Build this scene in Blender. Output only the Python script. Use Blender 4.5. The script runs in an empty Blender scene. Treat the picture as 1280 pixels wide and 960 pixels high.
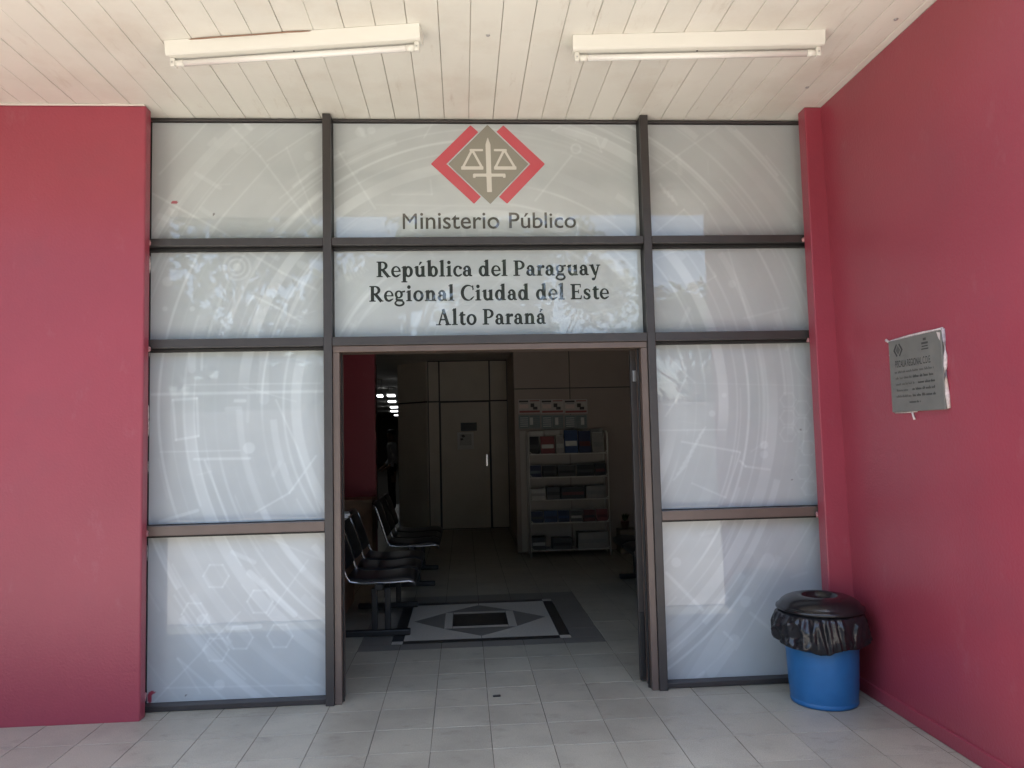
import bpy, bmesh, math, random
import numpy as np
from mathutils import Vector, Matrix
random.seed(7); rng = np.random.default_rng(7)
SC = bpy.context.scene
COL = SC.collection
R = math.radians

# ------------------------------------------------------------------ camera
YAW, PITCH, ROLL, FPX = 0.0658, 0.0687, -0.0232, 949.18
CAM = np.array([1.7927, -4.4947, 1.5077])
FF = np.array([math.sin(YAW)*math.cos(PITCH), math.cos(YAW)*math.cos(PITCH), math.sin(PITCH)])
_r0 = np.array([math.cos(YAW), -math.sin(YAW), 0.0]); _u0 = np.cross(_r0, FF)
RR = math.cos(ROLL)*_r0 + math.sin(ROLL)*_u0
UU = -math.sin(ROLL)*_r0 + math.cos(ROLL)*_u0
cam_d = bpy.data.cameras.new('camera'); cam = bpy.data.objects.new('camera', cam_d); COL.objects.link(cam)
m = Matrix.Identity(4)
for i in range(3):
    m[i][0], m[i][1], m[i][2], m[i][3] = RR[i], UU[i], -FF[i], CAM[i]
cam.matrix_world = m
cam_d.sensor_width = 36; cam_d.lens = FPX/1280*36; cam_d.clip_start = .05; cam_d.clip_end = 2000
SC.camera = cam

# ------------------------------------------------------------------ sky, sun, exposure
SUN_EL, SUN_AZ = 84.0, 200.0          # azimuth: compass from +Y clockwise; the sun stands almost overhead
w = bpy.data.worlds.new('World'); SC.world = w; w.use_nodes = True
nt = w.node_tree; nt.nodes.clear()
sky = nt.nodes.new('ShaderNodeTexSky'); sky.sky_type = 'NISHITA'; sky.sun_disc = False
sky.sun_elevation = R(SUN_EL); sky.sun_rotation = R(SUN_AZ); sky.air_density = 1.0; sky.dust_density = 2.2; sky.ozone_density = 1.0
bg = nt.nodes.new('ShaderNodeBackground'); bg.inputs[1].default_value = .15
wo = nt.nodes.new('ShaderNodeOutputWorld'); nt.links.new(sky.outputs[0], bg.inputs[0]); nt.links.new(bg.outputs[0], wo.inputs[0])
sd = bpy.data.lights.new('sun', 'SUN'); sd.energy = 3.0; sd.angle = R(.53); sd.color = (1, .97, .93)
so = bpy.data.objects.new('sun', sd); COL.objects.link(so); so.location = (0, -6, 20)
sv = Vector((math.sin(R(SUN_AZ))*math.cos(R(SUN_EL)), math.cos(R(SUN_AZ))*math.cos(R(SUN_EL)), math.sin(R(SUN_EL))))
so.rotation_euler = sv.to_track_quat('Z', 'Y').to_euler()
vs = SC.view_settings; vs.view_transform = 'Standard'; vs.look = 'None'; vs.gamma = 1; vs.exposure = 2.12
try: vs.use_curve_mapping = False
except Exception: pass
SC.cycles.max_bounces = 10; SC.cycles.diffuse_bounces = 6; SC.cycles.caustics_reflective = False; SC.cycles.caustics_refractive = False
try: SC.cycles.use_denoising = True
except Exception: pass

# ------------------------------------------------------------------ helpers
def at(u, v, x=None, y=None, z=None):
    d = RR*(u-640) + UU*(480-v) + FF*FPX
    for i, k in enumerate((x, y, z)):
        if k is not None: return CAM + d*(k-CAM[i])/d[i]

def tag(o, label=None, cat=None, group=None, kind=None):
    for k, v in (('label', label), ('category', cat), ('group', group), ('kind', kind)):
        if v: o[k] = v
    return o

def empty(name, loc=(0, 0, 0), rz=0.0):
    o = bpy.data.objects.new(name, None); COL.objects.link(o); o.location = loc; o.rotation_euler = (0, 0, rz)
    o.empty_display_size = .2
    return o

def link(name, me, mat=None, parent=None, world=False):
    o = bpy.data.objects.new(name, me); COL.objects.link(o)
    if mat is not None:
        for mm in (mat if isinstance(mat, (list, tuple)) else [mat]): me.materials.append(mm)
    if parent is not None:
        o.parent = parent
        if world:   # the mesh is in world coordinates
            o.matrix_parent_inverse = (Matrix.Translation(parent.location) @ parent.rotation_euler.to_matrix().to_4x4()).inverted()
    return o

class MB:
    """collects shapes and links them as ONE mesh object"""
    def __init__(s): s.bm = bmesh.new()
    def box(s, x0, x1, y0, y1, z0, z1, bev=0.0, seg=2):
        r = bmesh.ops.create_cube(s.bm, size=1)
        bmesh.ops.scale(s.bm, vec=(x1-x0, y1-y0, z1-z0), verts=r['verts'])
        bmesh.ops.translate(s.bm, vec=((x0+x1)/2, (y0+y1)/2, (z0+z1)/2), verts=r['verts'])
        if bev:
            es = list({e for v in r['verts'] for e in v.link_edges})
            bmesh.ops.bevel(s.bm, geom=es, offset=bev, segments=seg, profile=.5, affect='EDGES')
        return s
    def obox(s, c, size, rot, bev=0.0):
        r = bmesh.ops.create_cube(s.bm, size=1)
        bmesh.ops.scale(s.bm, vec=size, verts=r['verts'])
        vs_ = r['verts']
        if bev:
            es = list({e for v in vs_ for e in v.link_edges})
            g = bmesh.ops.bevel(s.bm, geom=es, offset=bev, segments=1, affect='EDGES')
            vs_ = list({v for f in g['faces'] for v in f.verts} | {v for v in vs_ if v.is_valid})
        bmesh.ops.transform(s.bm, matrix=Matrix.Translation(c) @ rot.to_4x4(), verts=vs_)
        return s
    def tube(s, pts, r, n=8):
        pts = [Vector(p) for p in pts]; rs = r if isinstance(r, (list, tuple)) else [r]*len(pts)
        rings = []; up = Vector((0, 0, 1))
        for i, p in enumerate(pts):
            t = (pts[min(i+1, len(pts)-1)] - pts[max(i-1, 0)]).normalized()
            a = t.cross(up)
            if a.length < 1e-3: a = t.cross(Vector((1, 0, 0)))
            a.normalize(); b = t.cross(a)
            rings.append([s.bm.verts.new(p + (a*math.cos(2*math.pi*k/n) + b*math.sin(2*math.pi*k/n))*rs[i]) for k in range(n)])
        for A, B in zip(rings, rings[1:]):
            for k in range(n):
                f = s.bm.faces.new((A[k], A[(k+1) % n], B[(k+1) % n], B[k])); f.smooth = True
        s.bm.faces.new(rings[0][::-1]); s.bm.faces.new(rings[-1])
        return s
    def lathe(s, prof, n=48, c=(0, 0, 0), fn=None, cap0=True, cap1=True):
        rings = []
        for j, (r, z) in enumerate(prof):
            ring = []
            for k in range(n):
                a = 2*math.pi*k/n; rr, zz = fn(r, z, a, j) if fn else (r, z)
                ring.append(s.bm.verts.new((c[0]+rr*math.cos(a), c[1]+rr*math.sin(a), c[2]+zz)))
            rings.append(ring)
        for A, B in zip(rings, rings[1:]):
            for k in range(n):
                f = s.bm.faces.new((A[k], A[(k+1) % n], B[(k+1) % n], B[k])); f.smooth = True
        if cap0: s.bm.faces.new(rings[0][::-1])
        if cap1: s.bm.faces.new(rings[-1])
        return s
    def quad(s, *p):
        s.bm.faces.new([s.bm.verts.new(q) for q in p]); return s
    def slab(s, poly, z0, z1):
        a = [s.bm.verts.new((x, y, z0)) for x, y in poly]; b = [s.bm.verts.new((x, y, z1)) for x, y in poly]
        s.bm.faces.new(a[::-1]); s.bm.faces.new(b)
        for i in range(len(poly)):
            j = (i+1) % len(poly); s.bm.faces.new((a[i], a[j], b[j], b[i]))
        return s
    def mesh(s, name):
        bmesh.ops.recalc_face_normals(s.bm, faces=s.bm.faces)
        me = bpy.data.meshes.new(name); s.bm.to_mesh(me); s.bm.free(); return me
    def build(s, name, mat, parent=None, world=False):
        return link(name, s.mesh(name), mat, parent, world)

def copy_tree(o, parent=None):
    c = o.copy(); COL.objects.link(c); c.parent = parent
    for ch in list(o.children): copy_tree(ch, c)
    return c

# ------------------------------------------------------------------ materials
def N(t, typ, **kw):
    n = t.nodes.new(typ)
    for k, v in kw.items():
        if hasattr(n, k): setattr(n, k, v)
    return n

def mat(name, col, rough=.5, metal=0.0, var=.0, vscale=3.0, bump=0.0, bscale=60.0, coat=0.0, ior=1.5, spec=None,
        rnd=0.0, dirt=None, dscale=2.0, dlo=.58, dhi=.72, emit=0.0, scuff=None, sscale=(9, 9, 30), slo=.66, shi=.74):
    """Principled with noise colour variation, bump, random per-object shade and a stain mask"""
    mt = bpy.data.materials.new(name); mt.use_nodes = True; t = mt.node_tree; b = t.nodes['Principled BSDF']
    b.inputs['Roughness'].default_value = rough; b.inputs['Metallic'].default_value = metal; b.inputs['IOR'].default_value = ior
    b.inputs['Coat Weight'].default_value = coat; b.inputs['Coat Roughness'].default_value = .04
    if spec is not None: b.inputs['Specular IOR Level'].default_value = spec
    b.inputs['Base Color'].default_value = (*col, 1)
    tc = N(t, 'ShaderNodeNewGeometry') if False else N(t, 'ShaderNodeTexCoord')
    geo = N(t, 'ShaderNodeNewGeometry')
    last = None
    def rgb(c):
        n = N(t, 'ShaderNodeRGB'); n.outputs[0].default_value = (*c, 1); return n.outputs[0]
    last = rgb(col)
    if var:
        no = N(t, 'ShaderNodeTexNoise'); no.inputs['Scale'].default_value = vscale; no.inputs['Detail'].default_value = 6
        t.links.new(geo.outputs['Position'], no.inputs['Vector'])
        mr = N(t, 'ShaderNodeMapRange'); mr.inputs[1].default_value = .3; mr.inputs[2].default_value = .7; mr.inputs[3].default_value = 1-var; mr.inputs[4].default_value = 1+var
        t.links.new(no.outputs[0], mr.inputs[0])
        vm = N(t, 'ShaderNodeVectorMath'); vm.operation = 'SCALE'; t.links.new(last, vm.inputs[0]); t.links.new(mr.outputs[0], vm.inputs['Scale']); last = vm.outputs[0]
    if rnd:
        oi = N(t, 'ShaderNodeObjectInfo'); mr = N(t, 'ShaderNodeMapRange'); mr.inputs[3].default_value = 1-rnd; mr.inputs[4].default_value = 1+rnd
        t.links.new(oi.outputs['Random'], mr.inputs[0])
        vm = N(t, 'ShaderNodeVectorMath'); vm.operation = 'SCALE'; t.links.new(last, vm.inputs[0]); t.links.new(mr.outputs[0], vm.inputs['Scale']); last = vm.outputs[0]
    if dirt is not None:
        no = N(t, 'ShaderNodeTexNoise'); no.inputs['Scale'].default_value = dscale; no.inputs['Detail'].default_value = 9; no.inputs['Roughness'].default_value = .65
        t.links.new(geo.outputs['Position'], no.inputs['Vector'])
        mr = N(t, 'ShaderNodeMapRange'); mr.inputs[1].default_value = dlo; mr.inputs[2].default_value = dhi; mr.inputs[3].default_value = 0; mr.inputs[4].default_value = .75
        t.links.new(no.outputs[0], mr.inputs[0])
        mx = N(t, 'ShaderNodeMix'); mx.data_type = 'RGBA'; t.links.new(mr.outputs[0], mx.inputs[0]); t.links.new(last, mx.inputs[6]); mx.inputs[7].default_value = (*dirt, 1); last = mx.outputs[2]
    if scuff is not None:
        mp = N(t, 'ShaderNodeMapping'); mp.inputs['Scale'].default_value = sscale; t.links.new(geo.outputs['Position'], mp.inputs['Vector'])
        no = N(t, 'ShaderNodeTexNoise'); no.inputs['Scale'].default_value = 1; no.inputs['Detail'].default_value = 10; no.inputs['Roughness'].default_value = .7
        t.links.new(mp.outputs[0], no.inputs['Vector'])
        mr = N(t, 'ShaderNodeMapRange'); mr.inputs[1].default_value = slo; mr.inputs[2].default_value = shi; mr.inputs[3].default_value = 0; mr.inputs[4].default_value = .5
        t.links.new(no.outputs[0], mr.inputs[0])
        mx = N(t, 'ShaderNodeMix'); mx.data_type = 'RGBA'; t.links.new(mr.outputs[0], mx.inputs[0]); t.links.new(last, mx.inputs[6]); mx.inputs[7].default_value = (*scuff, 1); last = mx.outputs[2]
    t.links.new(last, b.inputs['Base Color'])
    if bump:
        no = N(t, 'ShaderNodeTexNoise'); no.inputs['Scale'].default_value = bscale; no.inputs['Detail'].default_value = 5
        t.links.new(geo.outputs['Position'], no.inputs['Vector'])
        bp = N(t, 'ShaderNodeBump'); bp.inputs['Strength'].default_value = bump; bp.inputs['Distance'].default_value = .01
        t.links.new(no.outputs[0], bp.inputs['Height']); t.links.new(bp.outputs[0], b.inputs['Normal'])
    if emit:
        b.inputs['Emission Color'].default_value = (*col, 1); b.inputs['Emission Strength'].default_value = emit
    return mt

M = {}
M['red'] = mat('red_wall_paint', (.288, .045, .067), .34, var=.07, vscale=1.1, bump=.16, bscale=70, dirt=(.235, .05, .072), dscale=1.2, dlo=.55, dhi=.8, scuff=(.34, .11, .13), sscale=(6, 6, 3), slo=.60, shi=.76)
M['plaster'] = mat('bare_plaster', (.40, .20, .20), .8, var=.3, vscale=60, bump=.5, bscale=120)
M['slat'] = mat('cream_ceiling_boards', (.72, .715, .645), .45, var=.035, vscale=2.5, rnd=.025, bump=.05, bscale=25, dirt=(.58, .53, .45), dscale=2.0, dlo=.48, dhi=.78, scuff=(.42, .35, .27), sscale=(12, 2.0, 10), slo=.60, shi=.74)
M['groove'] = mat('ceiling_groove', (.40, .35, .29), .9, var=.6, vscale=3)
M['trim'] = mat('cream_trim', (.66, .61, .55), .5, var=.05)
M['bronze'] = mat('bronze_aluminium', (.036, .031, .029), .42, var=.12, vscale=9, dirt=(.16, .13, .115), dscale=7, dlo=.66, dhi=.85, bump=.04, bscale=90)
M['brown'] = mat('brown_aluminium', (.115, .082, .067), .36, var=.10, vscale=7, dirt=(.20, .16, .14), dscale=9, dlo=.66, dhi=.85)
M['rubber_and_shade'] = mat('black_gasket_and_shade', (.012, .012, .012), .6)  # gaskets, and the painted shade behind and below the frame bars
M['tile'] = mat('beige_floor_tile', (.355, .337, .268), .36, var=.20, vscale=190, rnd=.075, dirt=(.22, .205, .165), dscale=2.2, dlo=.44, dhi=.78, bump=.02, bscale=30, scuff=(.15, .135, .11), sscale=(5, 8, 6), slo=.56, shi=.70)
M['tile_grey'] = mat('grey_floor_tile', (.17, .163, .145), .33, var=.12, vscale=120, rnd=.05)
M['tile_white'] = mat('pale_floor_tile', (.50, .475, .41), .3, var=.1, vscale=60, rnd=.04)
M['tile_black'] = mat('black_floor_tile', (.025, .025, .026), .3, var=.2, vscale=60)
M['grout'] = mat('floor_grout', (.12, .11, .092), .85, var=.3, vscale=20)
M['paving'] = mat('outdoor_paving', (.45, .41, .345), .8, var=.12, vscale=.8, dirt=(.24, .20, .155), dscale=.6, dlo=.5, dhi=.75, bump=.2, bscale=30)
M['ipanel'] = mat('office_partition_laminate', (.66, .60, .51), .5, var=.04, vscale=4)
M['seam'] = mat('dark_partition_joint', (.02, .02, .02), .5)
M['iceil'] = mat('interior_ceiling_board', (.68, .66, .62), .8, var=.05)
M['iwall'] = mat('interior_wall_paint', (.62, .58, .52), .7, var=.05)
M['roof'] = mat('roof_concrete', (.45, .42, .38), .8, var=.1, vscale=2, bump=.2)
M['white_metal'] = mat('white_enamel', (.68, .67, .61), .3, var=.02)
M['tube'] = mat('opal_tube_glass', (.72, .71, .67), .15, coat=.5)
M['pin'] = mat('tin_pins', (.5, .5, .5), .35, 1.0)
M['blue'] = mat('blue_plastic', (.016, .12, .30), .40, var=.06, vscale=14, bump=.03, bscale=25, dirt=(.03, .15, .30), dscale=8, dlo=.6, dhi=.9)
M['bag'] = mat('black_bin_liner', (.012, .012, .014), .24, bump=.22, bscale=45)
M['lid'] = mat('black_plastic_lid', (.010, .010, .011), .22, var=.2, vscale=20, bump=.05, bscale=40)
M['plaque'] = mat('dull_metal_plaque', (.18, .175, .158), .42, .25, var=.10, vscale=9)
M['engrave'] = mat('dark_engraving', (.045, .043, .04), .6)
M['engrave2'] = mat('faint_engraving', (.085, .08, .074), .6)
M['chalk'] = mat('white_filler', (.56, .48, .46), .85, var=.25, vscale=70, bump=.4, bscale=100)
M['vinyl'] = mat('black_vinyl', (.014, .014, .017), .38, bump=.08, bscale=90)
M['chrome'] = mat('chrome', (.48, .48, .49), .22, 1.0)
M['black_metal'] = mat('black_painted_steel', (.012, .012, .012), .45)
M['wood'] = mat('brown_wood_laminate', (.26, .15, .095), .45, var=.25, vscale=8)
M['paper'] = mat('white_paper', (.82, .81, .78), .7, var=.04)
M['skin'] = mat('skin', (.30, .16, .10), .5)
M['shirt'] = mat('pale_shirt', (.78, .79, .82), .8, var=.08, vscale=10)
M['trouser'] = mat('dark_trousers', (.015, .015, .018), .8)
M['hair'] = mat('black_hair', (.01, .008, .007), .5)
M['lamp'] = mat('lit_ceiling_lamp', (.95, .97, 1.0), .4, emit=1.6)
M['bark'] = mat('bark', (.10, .075, .055), .9, var=.3, vscale=6, bump=.5, bscale=14)
M['leaf'] = mat('green_leaves', (.055, .11, .03), .55, var=.45, vscale=1.2, rnd=.15)
M['pot'] = mat('grey_cardboard', (.16, .13, .10), .8, var=.15)

def flat(name, c, rough=.5): 
    k = 'f_'+name
    if k not in M: M[k] = mat(name, c, rough, var=.08, vscale=25)
    return M[k]

# glass pane with a printed film behind it: the print is a colour attribute of the pane, the glass a clear coat
def film_mat():
    mt = bpy.data.materials.new('printed_film_behind_glass'); mt.use_nodes = True; t = mt.node_tree; b = t.nodes['Principled BSDF']
    a = N(t, 'ShaderNodeAttribute'); a.attribute_name = 'print'
    geo = N(t, 'ShaderNodeNewGeometry')
    no = N(t, 'ShaderNodeTexNoise'); no.inputs['Scale'].default_value = 5; no.inputs['Detail'].default_value = 7
    t.links.new(geo.outputs['Position'], no.inputs['Vector'])
    mr = N(t, 'ShaderNodeMapRange'); mr.inputs[1].default_value = .3; mr.inputs[2].default_value = .7; mr.inputs[3].default_value = .955; mr.inputs[4].default_value = 1.04
    t.links.new(no.outputs[0], mr.inputs[0])
    vm = N(t, 'ShaderNodeVectorMath'); vm.operation = 'SCALE'; t.links.new(a.outputs['Color'], vm.inputs[0]); t.links.new(mr.outputs[0], vm.inputs['Scale'])
    t.links.new(vm.outputs[0], b.inputs['Base Color'])
    b.inputs['Roughness'].default_value = .55; b.inputs['Specular IOR Level'].default_value = .1
    b.inputs['Coat Weight'].default_value = 1; b.inputs['Coat IOR'].default_value = 1.68; b.inputs['Coat Roughness'].default_value = .012
    tr = N(t, 'ShaderNodeBsdfTranslucent'); tr.inputs[0].default_value = (.9, .95, 1, 1)
    mxs = N(t, 'ShaderNodeMixShader'); mxs.inputs[0].default_value = .16
    t.links.new(b.outputs[0], mxs.inputs[1]); t.links.new(tr.outputs[0], mxs.inputs[2]); t.links.new(mxs.outputs[0], t.nodes['Material Output'].inputs[0])
    n2 = N(t, 'ShaderNodeTexNoise'); n2.inputs['Scale'].default_value = 2.3; n2.inputs['Detail'].default_value = 2
    t.links.new(geo.outputs['Position'], n2.inputs['Vector'])
    bp = N(t, 'ShaderNodeBump'); bp.inputs['Strength'].default_value = .08; bp.inputs['Distance'].default_value = .01
    t.links.new(n2.outputs[0], bp.inputs['Height']); t.links.new(bp.outputs[0], b.inputs['Coat Normal'])
    return mt
M['film'] = film_mat()
def ink(name, c):
    mt = mat(name, c, .5, coat=1.0, spec=.1); b = mt.node_tree.nodes['Principled BSDF']
    b.inputs['Coat IOR'].default_value = 1.68; b.inputs['Coat Roughness'].default_value = .012
    return mt
M['ink_dark'] = ink('dark_grey_ink', (.030, .034, .033)); M['ink_mid'] = ink('mid_grey_ink', (.085, .08, .072))
M['ink_red'] = ink('red_ink', (.46, .055, .075)); M['ink_olive'] = ink('olive_grey_ink', (.215, .205, .165)); M['ink_pale'] = ink('pale_ink', (.55, .53, .47))

# clear glass for the door leaves
def glass_mat():
    mt = bpy.data.materials.new('clear_glass'); mt.use_nodes = True; t = mt.node_tree; t.nodes.clear()
    o = N(t, 'ShaderNodeOutputMaterial'); g = N(t, 'ShaderNodeBsdfTransparent'); g.inputs[0].default_value = (.93, .95, .94, 1); gl_ = N(t, 'ShaderNodeBsdfGlossy'); gl_.inputs['Roughness'].default_value = .01
    mx = N(t, 'ShaderNodeMixShader'); mx.inputs[0].default_value = .06; t.links.new(g.outputs[0], mx.inputs[1]); t.links.new(gl_.outputs[0], mx.inputs[2]); t.links.new(mx.outputs[0], o.inputs[0]); return mt
M['glass'] = glass_mat()

# ------------------------------------------------------------------ main dimensions (metres)
ZC = 3.469                      # porch ceiling
X1, X2, XR = 1.0095, 2.9397, 3.934   # mullions, right end of the glazing (left end x = 0)
ZA, ZB, ZD = 2.6865, 2.0888, 1.0144  # transoms
YG = .095                       # glass plane
XW = 4.03                       # right wall
YE = -1.97                      # front edge of the porch
WF = -.10                       # front of left wall

# ------------------------------------------------------------------ ground, floor
g = MB().quad((-300, -300, -.12), (300, -300, -.12), (300, 300, -.12), (-300, 300, -.12)).build('ground', M['paving']); tag(g, kind='structure')
fl = MB().box(-7, 6, YE, 44, -.30, -.0028).build('floor', M['grout']); tag(fl, kind='structure')
T = .30; TX0 = 1.9077; TY0 = -.10
def tile_mesh(sx, sy, name='floor_tile'):
    mb = MB(); bm = mb.bm; h = .0022; c = .0007
    def ring(d, z): return [bm.verts.new((x, y, z)) for x, y in ((-sx/2+d, -sy/2+d), (sx/2-d, -sy/2+d), (sx/2-d, sy/2-d), (-sx/2+d, sy/2-d))]
    a, b, cc = ring(0, -.012), ring(0, -c), ring(c, 0)
    for A, B in ((a, b), (b, cc)):
        for k in range(4): bm.faces.new((A[k], A[(k+1) % 4], B[(k+1) % 4], B[k]))
    bm.faces.new(cc); return mb.mesh(name)
tm = tile_mesh(T-.0036, T-.0036); tm.materials.append(M['tile'])
MX0, MX1, MY0, MY1 = TX0-3*T, TX0+3*T, TY0+4*T, TY0+10*T     # the patterned field inside
rest = MB(); n_t = 0
for i in range(-26, 14):
    for j in range(-7, 45):
        cx, cy = TX0+(i+.5)*T, TY0+(j+.5)*T
        if cx > 4.03 and cy < 0:
            if cx < 4.3 and cy > YE: rest.quad((cx-.148, cy-.148, -.001), (4.058, cy-.148, -.001), (4.058, cy+.148, -.001), (cx-.148, cy+.148, -.001))
            continue
        if cy < YE or cx > 5.8 or cx < -6.5: continue
        if MX0 < cx < MX1 and MY0 < cy < MY1: continue
        near = (-6*T < cy < 0.0 and -1.0 < cx < 4.03) or (0 <= cy < 4.4 and .75 < cx < 3.15 + .12*cy)
        if near and n_t < 296:
            o = bpy.data.objects.new('floor_tile', tm); COL.objects.link(o); o.parent = fl
            o.location = (cx+random.uniform(-.0008, .0008), cy+random.uniform(-.0008, .0008), random.uniform(-.0008, .0003)); o.rotation_euler = (0, 0, random.uniform(-.003, .003)); n_t += 1
        else:
            h = (T-.0045)/2
            rest.quad((cx-h, cy-h, -.001), (cx+h, cy-h, -.001), (cx+h, cy+h, -.001), (cx-h, cy+h, -.001))
o = rest.build('tile_field', M['tile'], fl); o['kind'] = 'stuff'
# patterned field inside the door
def inlay(poly, mt, name='inlay_tile'):
    g_ = .0022
    cx = sum(p[0] for p in poly)/len(poly); cy = sum(p[1] for p in poly)/len(poly)
    q = []
    for x, y in poly:
        d = math.hypot(x-cx, y-cy); f = max(0, 1-g_*1.3/max(d, .01)); q.append((cx+(x-cx)*f, cy+(y-cy)*f))
    return MB().slab(q, -.012, 0).build(name, mt, fl)
def rect(x0, x1, y0, y1): return [(x0, y0), (x1, y0), (x1, y1), (x0, y1)]
ax0, ax1, ay0, ay1 = 1.235, 2.575, 1.25, 2.62
bx0, bx1, by0, by1 = 1.32, 2.49, 1.335, 2.535
for k in range(6):      # grey band of tiles around
    xa, xb = MX0+k*T, MX0+(k+1)*T
    inlay(rect(xa, xb, MY0, ay0), M['tile_grey'], 'band_tile'); inlay(rect(xa, xb, ay1, MY1), M['tile_grey'], 'band_tile')
for k in range(5):
    ya = ay0+(ay1-ay0)*k/5; yb = ay0+(ay1-ay0)*(k+1)/5
    inlay(rect(MX0, ax0, ya, yb), M['tile_grey'], 'band_tile'); inlay(rect(ax1, MX1, ya, yb), M['tile_grey'], 'band_tile')
for x0, x1 in ((ax0, bx0), (bx1, ax1)):
    for y0, y1 in ((ay0, by0), (by1, ay1)): inlay(rect(x0, x1, y0, y1), M['tile_white'])
    inlay(rect(x0, x1, by0, by1), M['tile_black'])
for y0, y1 in ((ay0, by0), (by1, ay1)): inlay(rect(bx0, bx1, y0, y1), M['tile_black'])
c0x, c1x, c0y, c1y = 1.615, 2.195, 1.66, 2.21; mxx, myy = (bx0+bx1)/2, (c0y+c1y)/2
d0x, d1x, d0y, d1y = 1.68, 2.13, 1.72, 2.15
inlay(rect(d0x, d1x, d0y, d1y), M['tile_black'])
for p in (rect(c0x, d0x, c0y, c1y), rect(d1x, c1x, c0y, c1y), rect(d0x, d1x, c0y, d0y), rect(d0x, d1x, d1y, c1y)): inlay(p, M['tile_white'])
lx, hx, ly, hy = 1.36, 2.45, 1.40, 2.47
tri = [[(lx, myy), (c0x, c0y), (c0x, c1y)], [(hx, myy), (c1x, c1y), (c1x, c0y)], [(mxx, ly), (c1x, c0y), (c0x, c0y)], [(mxx, hy), (c0x, c1y), (c1x, c1y)]]
for p in tri: inlay(p, M['tile_grey'])
inlay([(bx0, by0), (mxx, by0), (mxx, ly), (c0x, c0y), (lx, myy), (bx0, myy)], M['tile_white'])
inlay([(mxx, by0), (bx1, by0), (bx1, myy), (hx, myy), (c1x, c0y), (mxx, ly)], M['tile_white'])
inlay([(bx0, myy), (lx, myy), (c0x, c1y), (mxx, hy), (mxx, by1), (bx0, by1)], M['tile_white'])
inlay([(bx1, myy), (bx1, by1), (mxx, by1), (mxx, hy), (c1x, c1y), (hx, myy)], M['tile_white'])

# ------------------------------------------------------------------ porch ceiling of boards
pc = MB().box(-6.6, XW-.002, YE+.02, .10, ZC+.016, ZC+.05).build('porch_ceiling', M['groove']); tag(pc, kind='structure')
SW = .15
for i in range(-44, 27):
    xa = .064+i*SW+.0014; xb = xa+SW-.0028
    xb = min(xb, XW-.003)
    if xa > XW-.02: continue
    mb = MB(); L0, L1 = YE+.01, .098
    prof = [(xa, .010), (xa, .0018), (xa+.0025, 0), (xb-.0025, 0), (xb, .0018), (xb, .010)]
    j1 = random.uniform(-.0012, .0012); j2 = random.uniform(-.0012, .0012)
    A = [mb.bm.verts.new((x+j1*.6, L0, ZC+z+j1)) for x, z in prof]; B = [mb.bm.verts.new((x+j2*.6, L1, ZC+z+j2)) for x, z in prof]
    for k in range(6): mb.bm.faces.new((A[k], A[(k+1) % 6], B[(k+1) % 6], B[k]))
    mb.bm.faces.new(A); mb.bm.faces.new(B[::-1])
    mb.build('ceiling_board', M['slat'], pc)
MB().box(-6.5, -.004, WF-.016, WF-.002, ZC-.011, ZC-.0015, .003).build('edge_trim', M['trim'], pc)
for (u, v) in ((1009, 110), (1120, 25), (610, 45)):    # small hooks left in the boards
    p = at(u, v, z=ZC-.004); MB().lathe([(.004, 0), (.009, .002), (.011, .006)], 10, (p[0], p[1], ZC-.006)).build('old_hook', M['pin'], pc)

# ------------------------------------------------------------------ building shell
bl = empty('office_building', (1, 4, 0)); tag(bl, 'low office building with flat concrete roof over its porch', 'building')
MB().box(-7, 6, YE, 44, ZC+.052, ZC+.36, .01).build('roof_slab', M['roof'], bl, True)
MB().box(-7, -6.7, .13, 44, -.011, ZC+.05).build('side_wall', M['roof'], bl, True)
MB().box(4.4, 4.6, .101, 44, -.011, ZC+.05).build('side_wall', M['iwall'], bl, True)
MB().box(-6.69, 4.39, 43.7, 43.9, -.011, ZC+.05).build('rear_wall', M['iwall'], bl, True)
MB().box(-6.69, 4.39, .30, 43.69, 2.80, 2.84).build('interior_ceiling', M['iceil'], bl, True)
MB().box(-6.69, 4.39, .23, .298, 2.80, ZC+.05).build('bulkhead', M['iwall'], bl, True)

# ------------------------------------------------------------------ red walls
lw = empty('wall', (-3, 0, 0)); tag(lw, 'raspberry red painted wall left of the glazed entrance', 'wall')
MB().box(-6.7, -.002, WF, -.02, -.011, ZC-.0015, .012, 3).build('wall_body', M['red'], lw, True)
MB().box(-6.7, -.049, -.0205, .128, -.010, ZC-.0025).build('wall_core', M['red'], lw, True)
rw = empty('wall', (4.15, -1, 0)); tag(rw, 'raspberry red side wall carrying the grey plaque, right of the bin', 'wall')
def lean(o):
    for v in o.data.vertices: v.co.x += .03-.055*v.co.z/ZC
    return o
lean(MB().box(XW, 4.25, YE, .10, -.011, ZC-.0015, .008, 2).build('wall_body', M['red'], rw, True))
MB().box(3.904, XW+.07, -.122, -.03, -.010, ZC-.0025, .006, 2).build('pier', M['red'], rw, True)
MB().box(3.990, XW+.07, -.0305, .094, -.009, ZC-.0035).build('pier_core', M['red'], rw, True)
lean(MB().box(XW-.012, XW+.01, YE+.03, -.127, .0, .075, .004).build('skirting', M['red'], rw, True))
def lump(name, c, r, mt, parent, sq=(1, .5, 1)):
    mb = MB(); bmesh.ops.create_icosphere(mb.bm, subdivisions=2, radius=1)
    for v in mb.bm.verts:
        k = r*random.uniform(.6, 1.25); v.co = Vector((c[0]+v.co.x*k*sq[0], c[1]+v.co.y*k*sq[1], c[2]+v.co.z*k*sq[2]))
    for f in mb.bm.faces: f.smooth = True
    return mb.build(name, mt, parent, True)
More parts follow.
